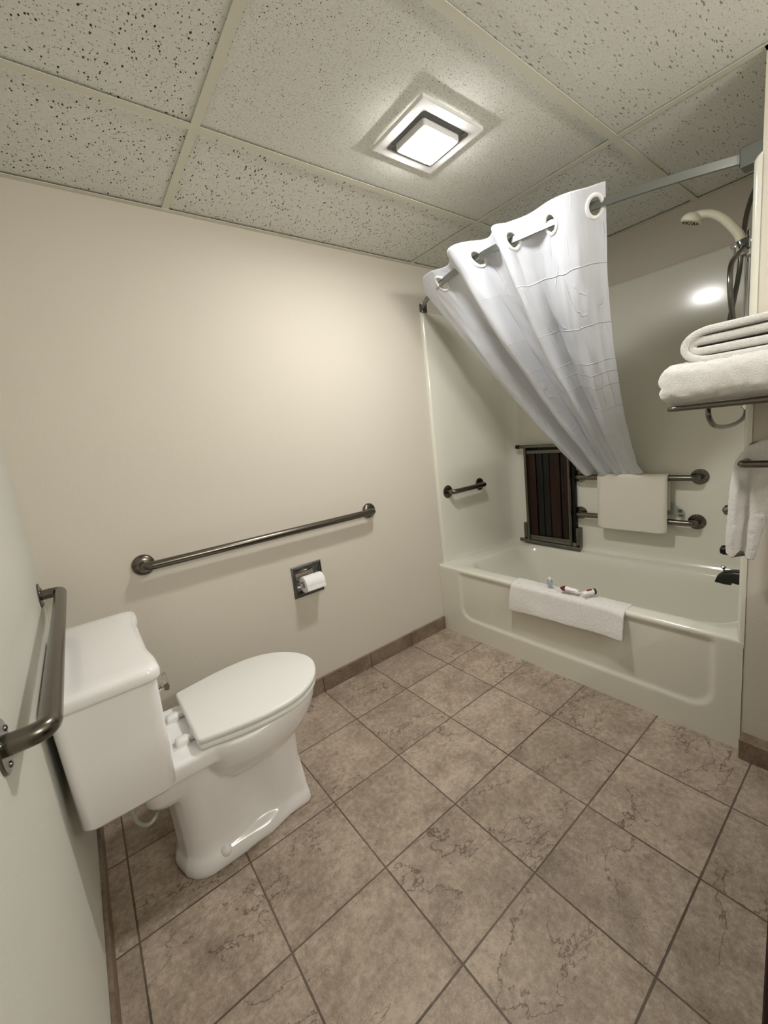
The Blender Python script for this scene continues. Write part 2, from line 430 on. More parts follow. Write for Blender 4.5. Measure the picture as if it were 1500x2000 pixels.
# tile baseboards, one tile after another with dark joints
def baseboard(name, axis, a0, a1, face, thick, h, start, step=0.303):
    bm = BM(); p = start
    while p > a0: p -= step
    while p < a1:
        u0, u1 = max(p + 0.0012, a0), min(p + step - 0.0012, a1)
        if u1 - u0 > 0.01:
            if axis == 'x': box(bm, u0, u1, min(face, face + thick), max(face, face + thick), 0, h, 0.0015, 1)
            else: box(bm, min(face, face + thick), max(face, face + thick), u0, u1, 0, h, 0.0015, 1)
        p += step
    return struct(name, bm, BASE_T, smooth=False)
baseboard('baseboard_back', 'x', 0.014, XT - 0.002, 0.0, -0.012, 0.082, 0.9725)
baseboard('baseboard_left', 'y', Y_FRONT, 0.0, 0.0, 0.010, 0.082, -0.9109)
baseboard('baseboard_right', 'y', Y_FRONT, YE - 0.016, WALL_R, -0.052, 0.076, YE - 0.016)
baseboard('baseboard_front', 'x', 0.014, WALL_R - 0.04, Y_FRONT, 0.012, 0.082, 0.9725)

# ------------------------------------------------------------------ tub and shower unit
unit = thing('bathtub_shower_unit', (2.27, -0.73, 0), 'bone coloured one piece bathtub with glossy shower walls in the alcove', 'bathtub')
def apron_depth(y, z):
    # recessed panel with round lower corners
    y0, y1, z0, r = -1.392, -0.165, 0.118, 0.075
    qx = abs(y - (y0 + y1) / 2) - (y1 - y0) / 2 + r; qz = (z0 + r) - z
    d = math.hypot(max(qx, 0), max(qz, 0)) + min(max(qx, qz), 0) - r       # < 0 inside
    inner = smooth(0.010, -0.014, d)
    return 0.009 * inner * (1 - smooth(0.385, 0.412, z))
def dz(x): return -0.034 * smooth(2.05, 2.60, x)
bm = BM()
NY = 180; rows = []
zs = [0.0] + list(np.linspace(0.004, 0.413, 58))
rr = 0.014
for k in range(NY + 1):
    y = lerp(YE - 0.0115, -0.001, k / NY); row = []
    for z in zs: row.append(Vector((XT + apron_depth(y, z), y, z)))
    for a in range(1, 9):
        t = math.radians(90 * a / 8)
        row.append(Vector((XT + rr - rr * math.cos(t), y, Z_RIM - rr + rr * math.sin(t))))
    rows.append(row)
grid(bm, rows)
# rim and basin
def yb(x0, x1, y0, y1, r, z): return rrect(x0, x1, y0, y1, r, 10, z)
loops = [yb(XT + rr, XF + 0.02, YE - 0.0115, -0.001, 0.003, Z_RIM),
         yb(XT + 0.05, XF + 0.0, YE + 0.012, -0.03, 0.04, Z_RIM + 0.001),
         yb(1.945, 2.630, -1.437, -0.118, 0.13, Z_RIM - 0.001),
         yb(1.957, 2.618, -1.430, -0.132, 0.13, Z_RIM - 0.006),
         yb(1.966, 2.609, -1.424, -0.145, 0.13, Z_RIM - 0.020),
         yb(1.975, 2.600, -1.418, -0.165, 0.13, Z_RIM - 0.06),
         yb(1.995, 2.580, -1.405, -0.23, 0.13, 0.25),
         yb(2.020, 2.555, -1.385, -0.32, 0.12, 0.13),
         yb(2.050, 2.525, -1.355, -0.37, 0.11, 0.085),
         yb(2.110, 2.465, -1.300, -0.43, 0.09, 0.070)]
for L_ in loops:
    for p in L_:
        if p.z > 0.2: p.z += dz(p.x)
grid(bm, loops, close_u=True, cap1=True)
obj('tub', bm, FIBER, unit, angle=50)
# three continuous shower walls
TOPZ = 1.935
plan = []      # (inner x, inner y, wall x, wall y)
def arc(cx, cy, r, a0, a1, n):
    return [(cx + r * math.cos(math.radians(lerp(a0, a1, k / n))), cy + r * math.sin(math.radians(lerp(a0, a1, k / n)))) for k in range(n + 1)]
yi0, yi1 = -0.024, YE + 0.008; fx = XT + 0.030
for p in arc(fx + 0.016, -0.008, 0.016, 180, 270, 6): plan.append((p[0], p[1], p[0], 0.0))
plan[0] = (fx, -0.001, fx, 0.0)
for k in range(1, 8): x = lerp(fx + 0.016, XF - 0.075, k / 8); plan.append((x, yi0, x, 0.0))
for k, p in enumerate(arc(XF - 0.075, yi0 - 0.075, 0.075, 90, 0, 10)):
    plan.append((p[0], p[1], lerp(XF - 0.075, XF + 0.03, k / 10), lerp(0.0, yi0 - 0.075, max(0, (k - 5) / 5)) if k > 5 else 0.0))
for k in range(1, 12): y = lerp(yi0 - 0.075, yi1 + 0.075, k / 12); plan.append((XF, y, XF + 0.03, y))
for k, p in enumerate(arc(XF - 0.075, yi1 + 0.075, 0.075, 0, -90, 10)):
    plan.append((p[0], p[1], XF + 0.03 if k < 6 else lerp(XF + 0.03, XF - 0.075, (k - 5) / 5), lerp(yi1 + 0.075, YE - 0.012, min(1, k / 5))))
for k in range(1, 8): x = lerp(XF - 0.075, XT + 0.018, k / 8); plan.append((x, yi1, x, YE - 0.012))
for p in arc(XT + 0.0145, yi1 - 0.0135, 0.0135, 90, 180, 6): plan.append((p[0], p[1], p[0], YE - 0.012))
plan.append((XT + 0.0005, YE - 0.013, XT + 0.0035, YE - 0.013))
bm = BM(); rows = []
for n_, (ix, iy, wx, wy) in enumerate(plan):
    I = Vector((ix, iy, 0)); Wp = Vector((wx, wy, 0)); d = (Wp - I); L = d.length; d.normalize() if L > 1e-6 else None
    row = []
    end = (n_ < 8 or n_ > len(plan) - 9)
    for z, off in ((0.40, 0.0 if end else -0.022), (0.432, 0.0 if end else -0.020), (0.440, 0.0 if end else -0.010), (0.455, 0.0 if end else -0.003), (0.48, 0.0), (0.9, 0.0), (1.4, 0.0), (TOPZ - 0.02, 0.0)):
        row.append(I + d * off + Vector((0, 0, z + (dz(ix) if z < 0.5 else 0))))
    for a in range(1, 6):
        t = math.radians(90 * a / 5); m_ = min(0.018, L)
        row.append(I + d * (m_ * (1 - math.cos(t))) + Vector((0, 0, TOPZ - 0.02 + 0.02 * math.sin(t))))
    row.append(Wp + Vector((0, 0, TOPZ)))
    rows.append(row)
grid(bm, rows)
obj('surround', bm, FIBER, unit, angle=50)
bm = BM(); lathe(bm, (2.27, -1.407, 0.30), (0, 1, 0.15), [(0.036, 0.0), (0.036, 0.004), (0.02, 0.008), (0.001, 0.009)]); obj('overflow_plate', bm, CHROME, unit)

# ------------------------------------------------------------------ grab bars
def grab_bar(p0, p1, n, standoff, r, fr, label, domed=False, bend=0.05, name='grab_bar', metal=STEEL, group=None):
    p0, p1, n = Vector(p0), Vector(p1), Vector(n).normalized()
    t = thing(name, (p0 + p1) / 2, label, 'grab bar', group)
    bm = BM(); pth = fillet([p0 + n * 0.001, p0 + n * standoff, p1 + n * standoff, p1 + n * 0.001], bend, 8)
    tube(bm, pth, r, 20); obj('bar', bm, metal, t, angle=60)
    ax = (p1 - p0).normalized(); side = n.cross(ax)
    for p in (p0, p1):
        bm = BM()
        if domed: lathe(bm, p, n, [(fr, 0.0), (fr, 0.005), (fr * 0.96, 0.010), (fr * 0.80, 0.015), (fr * 0.52, 0.018), (r * 0.9, 0.019)], 32)
        else: lathe(bm, p, n, [(fr, 0.0), (fr, 0.003), (fr * 0.96, 0.0045), (r * 1.0, 0.005), (r*0.8, 0.005)], 32)
        f = obj('flange', bm, metal, t)
        if not domed:
            for a in (90, 210, 330):
                c = p + (ax * math.cos(math.radians(a)) + side * math.sin(math.radians(a))) * (fr * 0.74) + n * 0.0045
                bm = BM(); lathe(bm, c, n, [(0.0055, 0), (0.005, 0.0018), (0.003, 0.003), (0.0005, 0.0033)], 12); obj('screw', bm, CHROME_D, f)
    return t
grab_bar((0.310, 0, 0.876), (1.384, 0, 0.874), (0, -1, 0), 0.055, 0.0165, 0.040, 'long brushed steel grab bar on the cream wall above the toilet paper', True, 0.045)
grab_bar((0.0, -0.072, 0.872), (0.0, -1.0, 0.872), (1, 0, 0), 0.056, 0.0165, 0.041, 'thick steel grab bar on the left wall close to the camera beside the tank', False, 0.05)
grab_bar((1.980, -0.024, 0.876), (2.285, -0.024, 0.876), (0, -1, 0), 0.052, 0.0155, 0.040, 'short steel grab bar on the end wall of the tub left of the folded seat', False, 0.10)
grab_bar((XF, -0.512, 0.878), (XF, -1.131, 0.878), (-1, 0, 0), 0.055, 0.016, 0.040, 'upper of the two steel bars behind the hanging bath mat', False, 0.07)
grab_bar((XF, -0.510, 0.640), (XF, -1.122, 0.640), (-1, 0, 0), 0.055, 0.016, 0.040, 'lower of the two steel bars behind the hanging bath mat', False, 0.07)

# ------------------------------------------------------------------ toilet
YC = -0.452
toilet = thing('toilet', (0.36, YC, 0), 'white porcelain toilet with closed lid below the long grab bar', 'toilet')
# bowl, pedestal and deck fused by voxel remeshing of overlapping solids
def egg(cx, a_back, a_front, b, n=48, p=2.0, py=2.0):
    pts = []
    for k in range(n):
        t = 2 * math.pi * k / n; c, s = math.cos(t), math.sin(t)
        a = a_front if c > 0 else a_back
        e = p if c > 0 else py
        pts.append((cx + a * math.copysign(abs(c) ** (2 / e), c), YC + b * math.copysign(abs(s) ** (2 / e), s)))
    return pts
def loft_solid(bm, secs):
    """secs: list of (z, cx, a_back, a_front, b, p_front, p_back)"""
    rows = [[Vector((x, y, s[0])) for x, y in egg(s[1], s[2], s[3], s[4], 56, s[5], s[6])] for s in secs]
    grid(bm, rows, close_u=True, cap0=True, cap1=True)
bm = BM()
# the bowl
loft_solid(bm, [(0.238, 0.40, 0.07, 0.12, 0.050, 2, 2), (0.250, 0.41, 0.10, 0.165, 0.085, 2, 2),
                (0.272, 0.43, 0.135, 0.195, 0.118, 2, 2), (0.305, 0.445, 0.165, 0.222, 0.148, 2, 2.1), (0.345, 0.452, 0.18, 0.243, 0.171, 2.0, 2.2), (0.375, 0.455, 0.187, 0.253, 0.181, 2.05, 2.3),
                (0.40, 0.455, 0.19, 0.260, 0.186, 2.1, 2.4), (0.425, 0.455, 0.19, 0.262, 0.187, 2.1, 2.4), (0.432, 0.455, 0.187, 0.258, 0.184, 2.1, 2.4)])
# deck under the tank
for zz in (0,):
    t = bmesh.new(); rows = []
    for z, ins in ((0.374, 0.012), (0.382, 0.002), (0.42, 0.0), (0.430, 0.003), (0.433, 0.010)):
        rows.append([Vector((p.x, p.y, z)) for p in rrect(0.075 + ins, 0.40, YC - 0.158 + ins, YC + 0.158 - ins, 0.03, 6)])
    grid(t, rows, close_u=True, cap0=True, cap1=True); join(bm, t)
# rear lump under the deck
t = bmesh.new()
rows = []
for z, x0, hw in ((0.262, 0.175, 0.060), (0.272, 0.155, 0.085), (0.295, 0.142, 0.100), (0.33, 0.140, 0.112), (0.38, 0.140, 0.125)):
    rows.append([Vector((p.x, p.y, z)) for p in rrect(x0, 0.40, YC - hw, YC + hw, 0.045, 6)])
grid(t, rows, close_u=True, cap0=True, cap1=True); join(bm, t)
# pedestal
t = bmesh.new(); rows = []
def ped(z, x0, x1, hb, hm, hf, n=14):
    """outline: rear half width hb, waist hm, front hf"""
    up_, pts = [], []
    N = 26
    L = x1 - x0
    for k in range(N + 1):
        u = k / N
        # rounded rear, squarish front
        w = interp_s([(0.0, hb), (0.30, hb), (0.58, hm), (0.80, hf), (1.0, hf)], u)
        e = min(1.0, math.sqrt(max(0.0, 1 - (1 - min(1, u / 0.20)) ** 2)))
        e2 = min(1.0, math.sqrt(max(0.0, 1 - (1 - min(1, (1 - u) / 0.07)) ** 2.0)))
        up_.append((x0 + L * u, w * e * (0.15 + 0.85 * e2) if u > 0.5 else w * e))
    for x, w in up_: pts.append((x, YC - w))
    for x, w in reversed(up_): pts.append((x, YC + w))
    return pts
for z, x0, x1, hb, hm, hf in ((0.0, 0.186, 0.634, 0.116, 0.112, 0.093), (0.012, 0.184, 0.636, 0.118, 0.114, 0.095), (0.028, 0.185, 0.635, 0.117, 0.112, 0.093),
                              (0.042, 0.190, 0.633, 0.111, 0.100, 0.090), (0.055, 0.198, 0.631, 0.098, 0.080, 0.086), (0.08, 0.200, 0.629, 0.092, 0.068, 0.085),
                              (0.13, 0.200, 0.624, 0.092, 0.060, 0.082), (0.19, 0.198, 0.617, 0.098, 0.064, 0.082), (0.25, 0.196, 0.618, 0.106, 0.074, 0.084), (0.31, 0.19, 0.62, 0.114, 0.09, 0.09), (0.385, 0.18, 0.56, 0.12, 0.10, 0.10)):
    rows.append([Vector((x, y, z)) for x, y in ped(z, x0, x1, hb, hm, hf)])
grid(t, rows, close_u=True, cap0=True, cap1=True)
bmesh.ops.remove_doubles(t, verts=t.verts, dist=0.0004); join(bm, t)
bmesh.ops.recalc_face_normals(bm, faces=bm.faces)
me = bpy.data.meshes.new('tmp_bowl'); bm.to_mesh(me); bm.free()
tmp = bpy.data.objects.new('tmp_bowl', me); COL.objects.link(tmp)
md = tmp.modifiers.new('r', 'REMESH'); md.mode = 'VOXEL'; md.voxel_size = 0.0048; md.use_smooth_shade = True
ms = tmp.modifiers.new('s', 'SMOOTH'); ms.factor = 0.5; ms.iterations = 9
dg = bpy.context.evaluated_depsgraph_get(); ev = tmp.evaluated_get(dg)
me2 = bpy.data.meshes.new_from_object(ev); bpy.data.objects.remove(tmp, do_unlink=True)
bm = BM(); bm.from_mesh(me2); bpy.data.meshes.remove(me2)
for v in bm.verts:
    if v.co.z < 0.0015: v.co.z = 0.0
obj('bowl', bm, PORC, toilet, angle=180)
# bolt caps
for s in (-1, 1):
    bm = BM(); lathe(bm, (0.316, YC + s * 0.100, 0.038), (0, s * 0.35, 1), [(0.017, -0.004), (0.0175, 0.004), (0.0155, 0.013), (0.010, 0.019), (0.0005, 0.021)], 24)
    obj('bolt_cap', bm, PORC, toilet)
# seat ring, lid, hinges
SEAT_TAB = [(0.0, 0.154), (0.04, 0.163), (0.09, 0.174), (0.14, 0.183), (0.19, 0.188), (0.24, 0.188), (0.28, 0.182), (0.32, 0.168), (0.36, 0.142), (0.39, 0.112), (0.412, 0.078), (0.426, 0.044), (0.432, 0.018), (0.433, 0.0)]
def egg_loop(x_back, x_front, half, z, inset=0.0):
    """elongated outline: straight back edge with tight corners, oval front"""
    k = (x_front - x_back) / 0.433; h = half / 0.188
    near = [Vector((x_back + x * k, -w * h)) for x, w in SEAT_TAB]
    near = [Vector((p.x, p.y, 0)) for p in spline([Vector((p.x, p.y, 0)) for p in near], 4)]
    pts = near + [Vector((p.x, -p.y, 0)) for p in reversed(near[:-1])]
    pts = fillet([pts[-1] * 0.5 + pts[0] * 0.5, pts[0], pts[3]], 0.012, 4)[:-1] + pts[3:-3] + fillet([pts[-4], pts[-1], pts[-1] * 0.5 + pts[0] * 0.5], 0.012, 4)[1:-1]
    out = []; N = len(pts)
    for i in range(N):
        t = (pts[(i + 1) % N] - pts[i - 1]); t.normalize(); out.append(Vector((pts[i].x - t.y * inset, YC + pts[i].y + t.x * inset, z)))
    return out
bm = BM()
ring = [(0.005, 0.434), (0.0, 0.438), (0.0, 0.446), (0.004, 0.4515), (0.012, 0.4535), (0.05, 0.4535), (0.058, 0.447), (0.058, 0.436), (0.03, 0.434)]
grid(bm, [egg_loop(0.298, 0.729, 0.187, z, i) for i, z in ring], close_u=True, close_v=True)
obj('seat', bm, PLAST, toilet, angle=60)
bm = BM()
lid = [(0.018, 0.4555), (0.004, 0.4555), (0.0, 0.459), (0.0, 0.470), (0.003, 0.4745), (0.009, 0.4765), (0.030, 0.4775), (0.022, 0.4772)]
lid = [l_ for l_ in lid if l_[0] < 0.012 or l_[1] < 0.456]
grid(bm, [egg_loop(0.294, 0.733, 0.189, z, i) for i, z in lid], close_u=True, cap0=True, cap1=True)
obj('seat_lid', bm, PLAST, toilet, angle=60)
for s in (-1, 1):
    y = YC + s * 0.072
    bm = BM()
    t = bmesh.new(); rows = []
    for z, i in ((0.432, 0.0), (0.444, 0.0), (0.451, 0.002), (0.454, 0.006)):
        rows.append([Vector((p.x, p.y, z)) for p in rrect(0.247 + i, 0.283 - i, y - 0.017 + i, y + 0.017 - i, 0.007, 4)])
    grid(t, rows, close_u=True, cap0=True, cap1=True); join(bm, t)
    box(bm, 0.276, 0.312, y - 0.009, y + 0.009, 0.434, 0.452, 0.003)
    tube(bm, [(0.300, y - 0.022, 0.452), (0.300, y + 0.022, 0.452)], 0.0075, 14)
    box(bm, 0.240, 0.285, y - 0.019, y + 0.019, 0.4325, 0.4355, 0.001)
    obj('hinge', bm, PLAST, toilet)
# tank
bm = BM(); rows = []
for z, d in ((0.433, 0.018), (0.437, 0.008), (0.448, 0.0), (0.60, -0.003), (0.742, -0.006)):
    rows.append([Vector((p.x, p.y, z)) for p in rrect(0.022 + d, 0.222 - d, YC - 0.245 + d, YC + 0.245 - d, 0.026, 8)])
grid(bm, rows, close_u=True, cap0=True, cap1=True); obj('tank', bm, PORC, toilet, angle=60)
# lid: front edge dips in the middle, thick round edge
bm = BM(); rows = []
def lid_loop(i, z):
    pts = []
    for p in rrect(0.012 + i, 0.238 - i, YC - 0.262 + i, YC + 0.262 - i, 0.030, 8): pts.append(p)
    out = []
    for a, b in zip(pts, pts[1:] + pts[:1]):
        n = max(1, int((b - a).length / 0.02))
        for k in range(n):
            q = a.lerp(b, k / n)
            u = abs(q.y - YC)
            if q.x > 0.15: q = Vector((q.x - 0.010 * (1 - smooth(0.10, 0.205, u)), q.y, z))
            else: q = Vector((q.x, q.y, z))
            out.append(q)
    return out
base_n = None; LROWS = []
for i, z in ((0.008, 0.742), (0.002, 0.744), (0.0, 0.750), (0.0, 0.764), (0.003, 0.772), (0.009, 0.777), (0.018, 0.779), (0.05, 0.780)):
    base = lid_loop(0.0, z); c = Vector((0.125, YC, z))
    r = []
    for q in base:
        sx = (0.113 - i) / 0.113; sy = (0.262 - i) / 0.262
        r.append(Vector((c.x + (q.x - c.x) * sx, c.y + (q.y - c.y) * sy, z)))
    LROWS.append(r)
grid(bm, LROWS, close_u=True, cap0=True, cap1=True); obj('tank_lid', bm, PORC, toilet, angle=60)
# flush handle on the front of the tank, far corner side
bm = BM(); lathe(bm, (0.224, YC - 0.190, 0.690), (1, 0, 0), [(0.014, 0), (0.014, 0.004), (0.008, 0.010), (0.008, 0.016)], 18)
tube(bm, spline([(0.246, YC - 0.206, 0.690), (0.249, YC - 0.165, 0.688), (0.252, YC - 0.12, 0.682)], 5), 1, 14, prof=[(-0.006, -0.008), (-0.006, 0.008), (0.004, 0.010), (0.007, 0.0), (0.004, -0.010)])
obj('flush_handle', bm, CHROME, toilet)
# supply hose loop and stop valve
bm = BM(); tube(bm, spline([(0.108, -0.50, 0.436), (0.108, -0.50, 0.36), (0.110, -0.50, 0.30), (0.120, -0.502, 0.250), (0.142, -0.50, 0.228), (0.165, -0.488, 0.234), (0.176, -0.44, 0.246), (0.13, -0.34, 0.23), (0.08, -0.27, 0.20), (0.06, -0.25, 0.20)], 8), 0.0056, 12)
obj('supply_hose', bm, CLEAR_T, toilet)
bm = BM(); lathe(bm, (0.0, -0.25, 0.20), (1, 0, 0), [(0.024, 0), (0.023, 0.004), (0.009, 0.007), (0.009, 0.05), (0.012, 0.052), (0.012, 0.07), (0.002, 0.072)], 20); obj('stop_valve', bm, CHROME_D, toilet)

# ------------------------------------------------------------------ recessed paper holder and roll
hold = thing('toilet_paper_holder', (0.975, 0.0, 0.532), 'recessed chrome toilet paper holder in the cream wall below the long bar', 'toilet paper holder')
bm = BM(); fo = (0.894, 1.056, 0.531, 0.690); fi = (0.914, 1.036, 0.551, 0.670)
def sq(a, y): return [Vector((a[0], y, a[2])), Vector((a[1], y, a[2])), Vector((a[1], y, a[3])), Vector((a[0], y, a[3]))]
def shr(a, d): return (a[0] + d, a[1] - d, a[2] + d, a[3] - d)
grid(bm, [sq(fo, 0.0), sq(fo, -0.003), sq(shr(fo, 0.004), -0.006), sq(shr(fo, 0.010), -0.0045), sq(shr(fo, 0.015), -0.006), sq(shr(fi, -0.002), -0.006), sq(fi, -0.003), sq(fi, 0.003)], close_u=True)
obj('frame', bm, CHROME_D, hold, smooth=False)
bm = BM(); rows = []
for k in range(13):
    t_ = math.pi * k / 12; z = (fi[2] + fi[3]) / 2 - (fi[3] - fi[2]) / 2 * math.cos(t_); y = 0.002 + 0.052 * math.sin(t_) ** 0.8
    rows.append([Vector((x, 0.002 + (y - 0.002) * e_, z)) for x, e_ in ((fi[0], 0.0), (fi[0] + 0.001, 0.8), (fi[0] + 0.006, 0.96), (fi[0] + 0.014, 1.0), (fi[1] - 0.014, 1.0), (fi[1] - 0.006, 0.96), (fi[1] - 0.001, 0.8), (fi[1], 0.0))])
grid(bm, rows); obj('recess', bm, CHROME, hold, angle=60)
RX0, RX1, RY, RZ = 0.925, 1.040, -0.050, 0.606
for x, s in ((0.918, 1), (1.034, -1)):
    bm = BM(); tube(bm, fillet([(x, 0.006, 0.615), (x, -0.024, 0.613), (x, RY, RZ)], 0.01, 4), 0.0045, 10)
    obj('arm', bm, CHROME, hold)
bm = BM(); lathe(bm, (0.914, RY, RZ), (1, 0, 0), [(0.0055, 0), (0.0085, 0.002), (0.0085, 0.012), (0.010, 0.013), (0.010, 0.107), (0.0085, 0.108), (0.0085, 0.120), (0.005, 0.122)], 18)
obj('roller', bm, CHROME, hold)
bm = BM(); RR = 0.039
lathe(bm, (RX0, RY, RZ), (1, 0, 0), [(0.018, 0.0), (RR - 0.001, 0.0), (RR, 0.001), (RR, 0.099), (RR - 0.001, 0.100), (0.018, 0.100), (0.018, 0.0)], 48, cap=False)
# loose end of the sheet hanging down in front
rows = []
for k in range(14):
    a = math.radians(lerp(60, 200, min(1, k / 10)))
    if k <= 10: y, z = RY - (RR + 0.0006) * math.sin(math.radians(lerp(-20, 100, k / 10))), RZ + (RR + 0.0006) * math.cos(math.radians(lerp(-20, 100, k / 10)))
    else: y, z = RY - RR - 0.0008 - 0.0006 * (k - 10), RZ - 0.006 - 0.006 * (k - 10)
    rows.append([Vector((RX0 + 0.001, y, z)), Vector((RX0 + 0.099, y, z))])
grid(bm, rows)
tag(obj('toilet_paper_roll', bm, PAPER, None, angle=50), 'small white toilet paper roll on the recessed chrome holder', 'toilet paper')

# ------------------------------------------------------------------ ceiling fan light
fl = thing('ceiling_fan_light', (1.252, -0.771, H), 'square white fan cover with a lit square lens on the ceiling', 'ceiling light')
FX0, FX1, FY0, FY1 = 1.122, 1.385, -0.895, -0.652
cx, cy = (FX0 + FX1) / 2, (FY0 + FY1) / 2
def rl(i, z, r): return [Vector((p.x, p.y, z)) for p in rrect(FX0 + i, FX1 - i, FY0 + i, FY1 - i, r, 6)]
bm = BM(); grid(bm, [rl(0.0, H + 0.001, 0.004), rl(0.0, H - 0.008, 0.004), rl(0.002, H - 0.010, 0.004), rl(0.029, H - 0.013, 0.012), rl(0.031, H - 0.012, 0.012), rl(0.031, H - 0.006, 0.012)], close_u=True)
obj('cover_frame', bm, LAMPW, fl, angle=30)
bm = BM(); grid(bm, [rl(0.028, H - 0.0075, 0.010), rl(0.058, H - 0.0075, 0.010)], close_u=True)
for s_ in (-1, 1):
    for t_ in (-1, 1):
        box(bm, cx + s_ * 0.091 - 0.010, cx + s_ * 0.091 + 0.010, cy + t_ * 0.081 - 0.010, cy + t_ * 0.081 + 0.010, H - 0.0115, H - 0.007, mi=0)
obj('vent', bm, GREYP, fl, smooth=False)
bm = BM(); grid(bm, [rl(0.054, H - 0.002, 0.008), rl(0.054, H - 0.024, 0.008), rl(0.0555, H - 0.027, 0.008), rl(0.0630, H - 0.029, 0.008), rl(0.0645, H - 0.028, 0.008)], close_u=True)
obj('centre_panel', bm, LAMPW, fl, angle=30)
bm = BM(); grid(bm, [rl(0.064, H - 0.020, 0.008), rl(0.064, H - 0.031, 0.008), rl(0.066, H - 0.033, 0.008), rl(0.09, H - 0.034, 0.010)], close_u=True, cap0=True, cap1=True)
obj('lens', bm, LENS, fl, angle=30)

# ------------------------------------------------------------------ curtain rod and curtain
ZR = 1.955
def rod_x(y):
    d = y + 0.67
    return 1.672 + (0.56 if d > 0 else 0.425) * d * d
rodt = thing('curtain_rod', (1.80, -0.73, ZR), 'curved flat metal shower curtain rod over the tub', 'curtain rod')
bm = BM(); pth = [Vector((rod_x(y), y, ZR)) for y in np.linspace(-0.004, YE - 0.008, 60)]
a_, b_ = 0.0055, 0.0125
tube(bm, pth, 1, prof=[(-a_, -b_), (a_, -b_), (a_, b_), (-a_, b_)]); obj('rod', bm, ROD, rodt, smooth=True, angle=30)
bm = BM(); box(bm, 1.902, 1.942, -0.024, -0.0005, ZR - 0.024, ZR + 0.024, 0.002, 1); obj('bracket', bm, CHROME_D, rodt, smooth=False)
bm = BM(); box(bm, 1.895, 1.955, YE - 0.012, YE + 0.045, ZR - 0.028, ZR + 0.026, 0.003, 1); obj('bracket', bm, ROD, rodt, smooth=False)

# crossings of cloth and rod along the rod (position y, sign and depth of the wave after it)
cross = [-0.200, -0.345, -0.485, -0.615, -0.725, -0.785, -0.935, -1.075, -1.105]
amps = [-0.018, 0.034, -0.046, 0.040, -0.040, 0.036, -0.026, 0.022]
top = []; kinds_g = []
for i in range(len(amps)):
    y0, y1 = cross[i], cross[i + 1]; n = 26 if i < 7 else 8
    for k in range(n):
        u = k / n; y = lerp(y0, y1, u)
        if i == 0: off = amps[0] * math.cos(math.pi / 2 * u)
        elif i == 7: off = amps[7] * u
        else: off = amps[i] * math.sin(math.pi * u)
        top.append((y, off))
top.append((cross[-1], amps[-1]))
def top_pt(y, off):
    e = 1e-3; t = Vector((rod_x(y + e) - rod_x(y - e), 2 * e)).normalized(); nrm = Vector((abs(t.y), -t.x if t.y > 0 else t.x))
    return Vector((rod_x(y) + nrm.x * off, y + nrm.y * off, 0))
TP = [top_pt(y, o) for y, o in top]
arcl = [0.0]
for a, b in zip(TP, TP[1:]): arcl.append(arcl[-1] + (b - a).length)
LT = arcl[-1]
def top_at(s):   # s = arc length
    for i in range(len(arcl) - 1):
        if s <= arcl[i + 1] or i == len(arcl) - 2:
            u = (s - arcl[i]) / max(1e-9, arcl[i + 1] - arcl[i]); u = min(max(u, 0), 1)
            return TP[i].lerp(TP[i + 1], u), lerp(top[i][0], top[i + 1][0], u), lerp(top[i][1], top[i + 1][1], u)
g_idx = [1, 3, 5, 6, 7]     # ring crossings
def arc_of(yc):
    best = min(range(len(top)), key=lambda i: abs(top[i][0] - yc) + abs(top[i][1]) * 0.3); return arcl[best]
gpos = [arc_of(cross[i]) for i in g_idx]
NS, NTT = 330, 230
LEN = 1.42
def ztop(s): # top edge height above the rod
    return 0.050 + 0.006 * math.sin(s * 17) - 0.036 * smooth(0.09, 0.0, s) + 0.004 * smooth(LT - 0.07, LT, s)
def curtain_point(s, t):
    P, y, off = top_at(s); w = s / LT; yy = (y - cross[0]) / (cross[-1] - cross[0])
    base = Vector((rod_x(y), y, 0)); A = Vector((P.x, P.y, ZR + ztop(s)))
    # bottom gathered behind the hanging mat over the upper bar
    B = Vector((2.617 - 0.03 * math.sin(yy * 21) * (1 - yy), lerp(-0.555, -0.872, yy ** 0.9), 0.899 + 0.004 * math.sin(yy * 40)))
    t_ = t
    base3 = Vector((base.x, base.y, A.z)); offv = A - base3
    sh = (B - base3) * ((ztop(s) + 0.004) / (1.056 + ztop(s))); base3 -= Vector((sh.x, sh.y, 0))
    p = base3.lerp(B, t_)
    fold = (1 - t_) ** 0.55 * (1 + 0.5 * math.sin(math.pi * t_))
    p += offv * fold
    sag = math.sin(math.pi * t_) * (1 - 0.25 * t_)
    right = smooth(0.25, 1.0, yy)
    p.z -= sag * lerp(0.012, 0.030, right)
    p.x -= sag * lerp(0.0, 0.085, right)
    p.y += sag * lerp(0.0, 0.012, right)
    # flare at the lower right end
    p.y -= 0.02 * smooth(0.93, 1.0, t_) * smooth(0.85, 1.0, yy)
    # secondary vertical folds and soft crumple
    f2 = 0.020 * (1 - 1.9 * abs(math.sin(yy * 13 + 0.4)) ** 0.75) * (1 - 0.55 * smooth(0.62, 0.8, yy)) * smooth(0.07, 0.35, t_) * (1 - 0.6 * smooth(0.7, 1, t_))
    f3 = 0.009 * mnoise.noise(Vector((s * 9, t_ * 5, 3.3))) + 0.005 * mnoise.noise(Vector((s * 26, t_ * 12, 7.7)))
    n = Vector((0.75, -0.1, 0.55)).normalized()
    p += n * (f2 + f3 * smooth(0.03, 0.15, t_))
    return p
bm = BM(); uvl = bm.loops.layers.uv.new('UVMap'); V = []
for i in range(NS + 1):
    s = LT * i / NS; row = []
    for j in range(NTT + 1):
        row.append((bm.verts.new(curtain_point(s, j / NTT)), (s, LEN * j / NTT)))
    V.append(row)
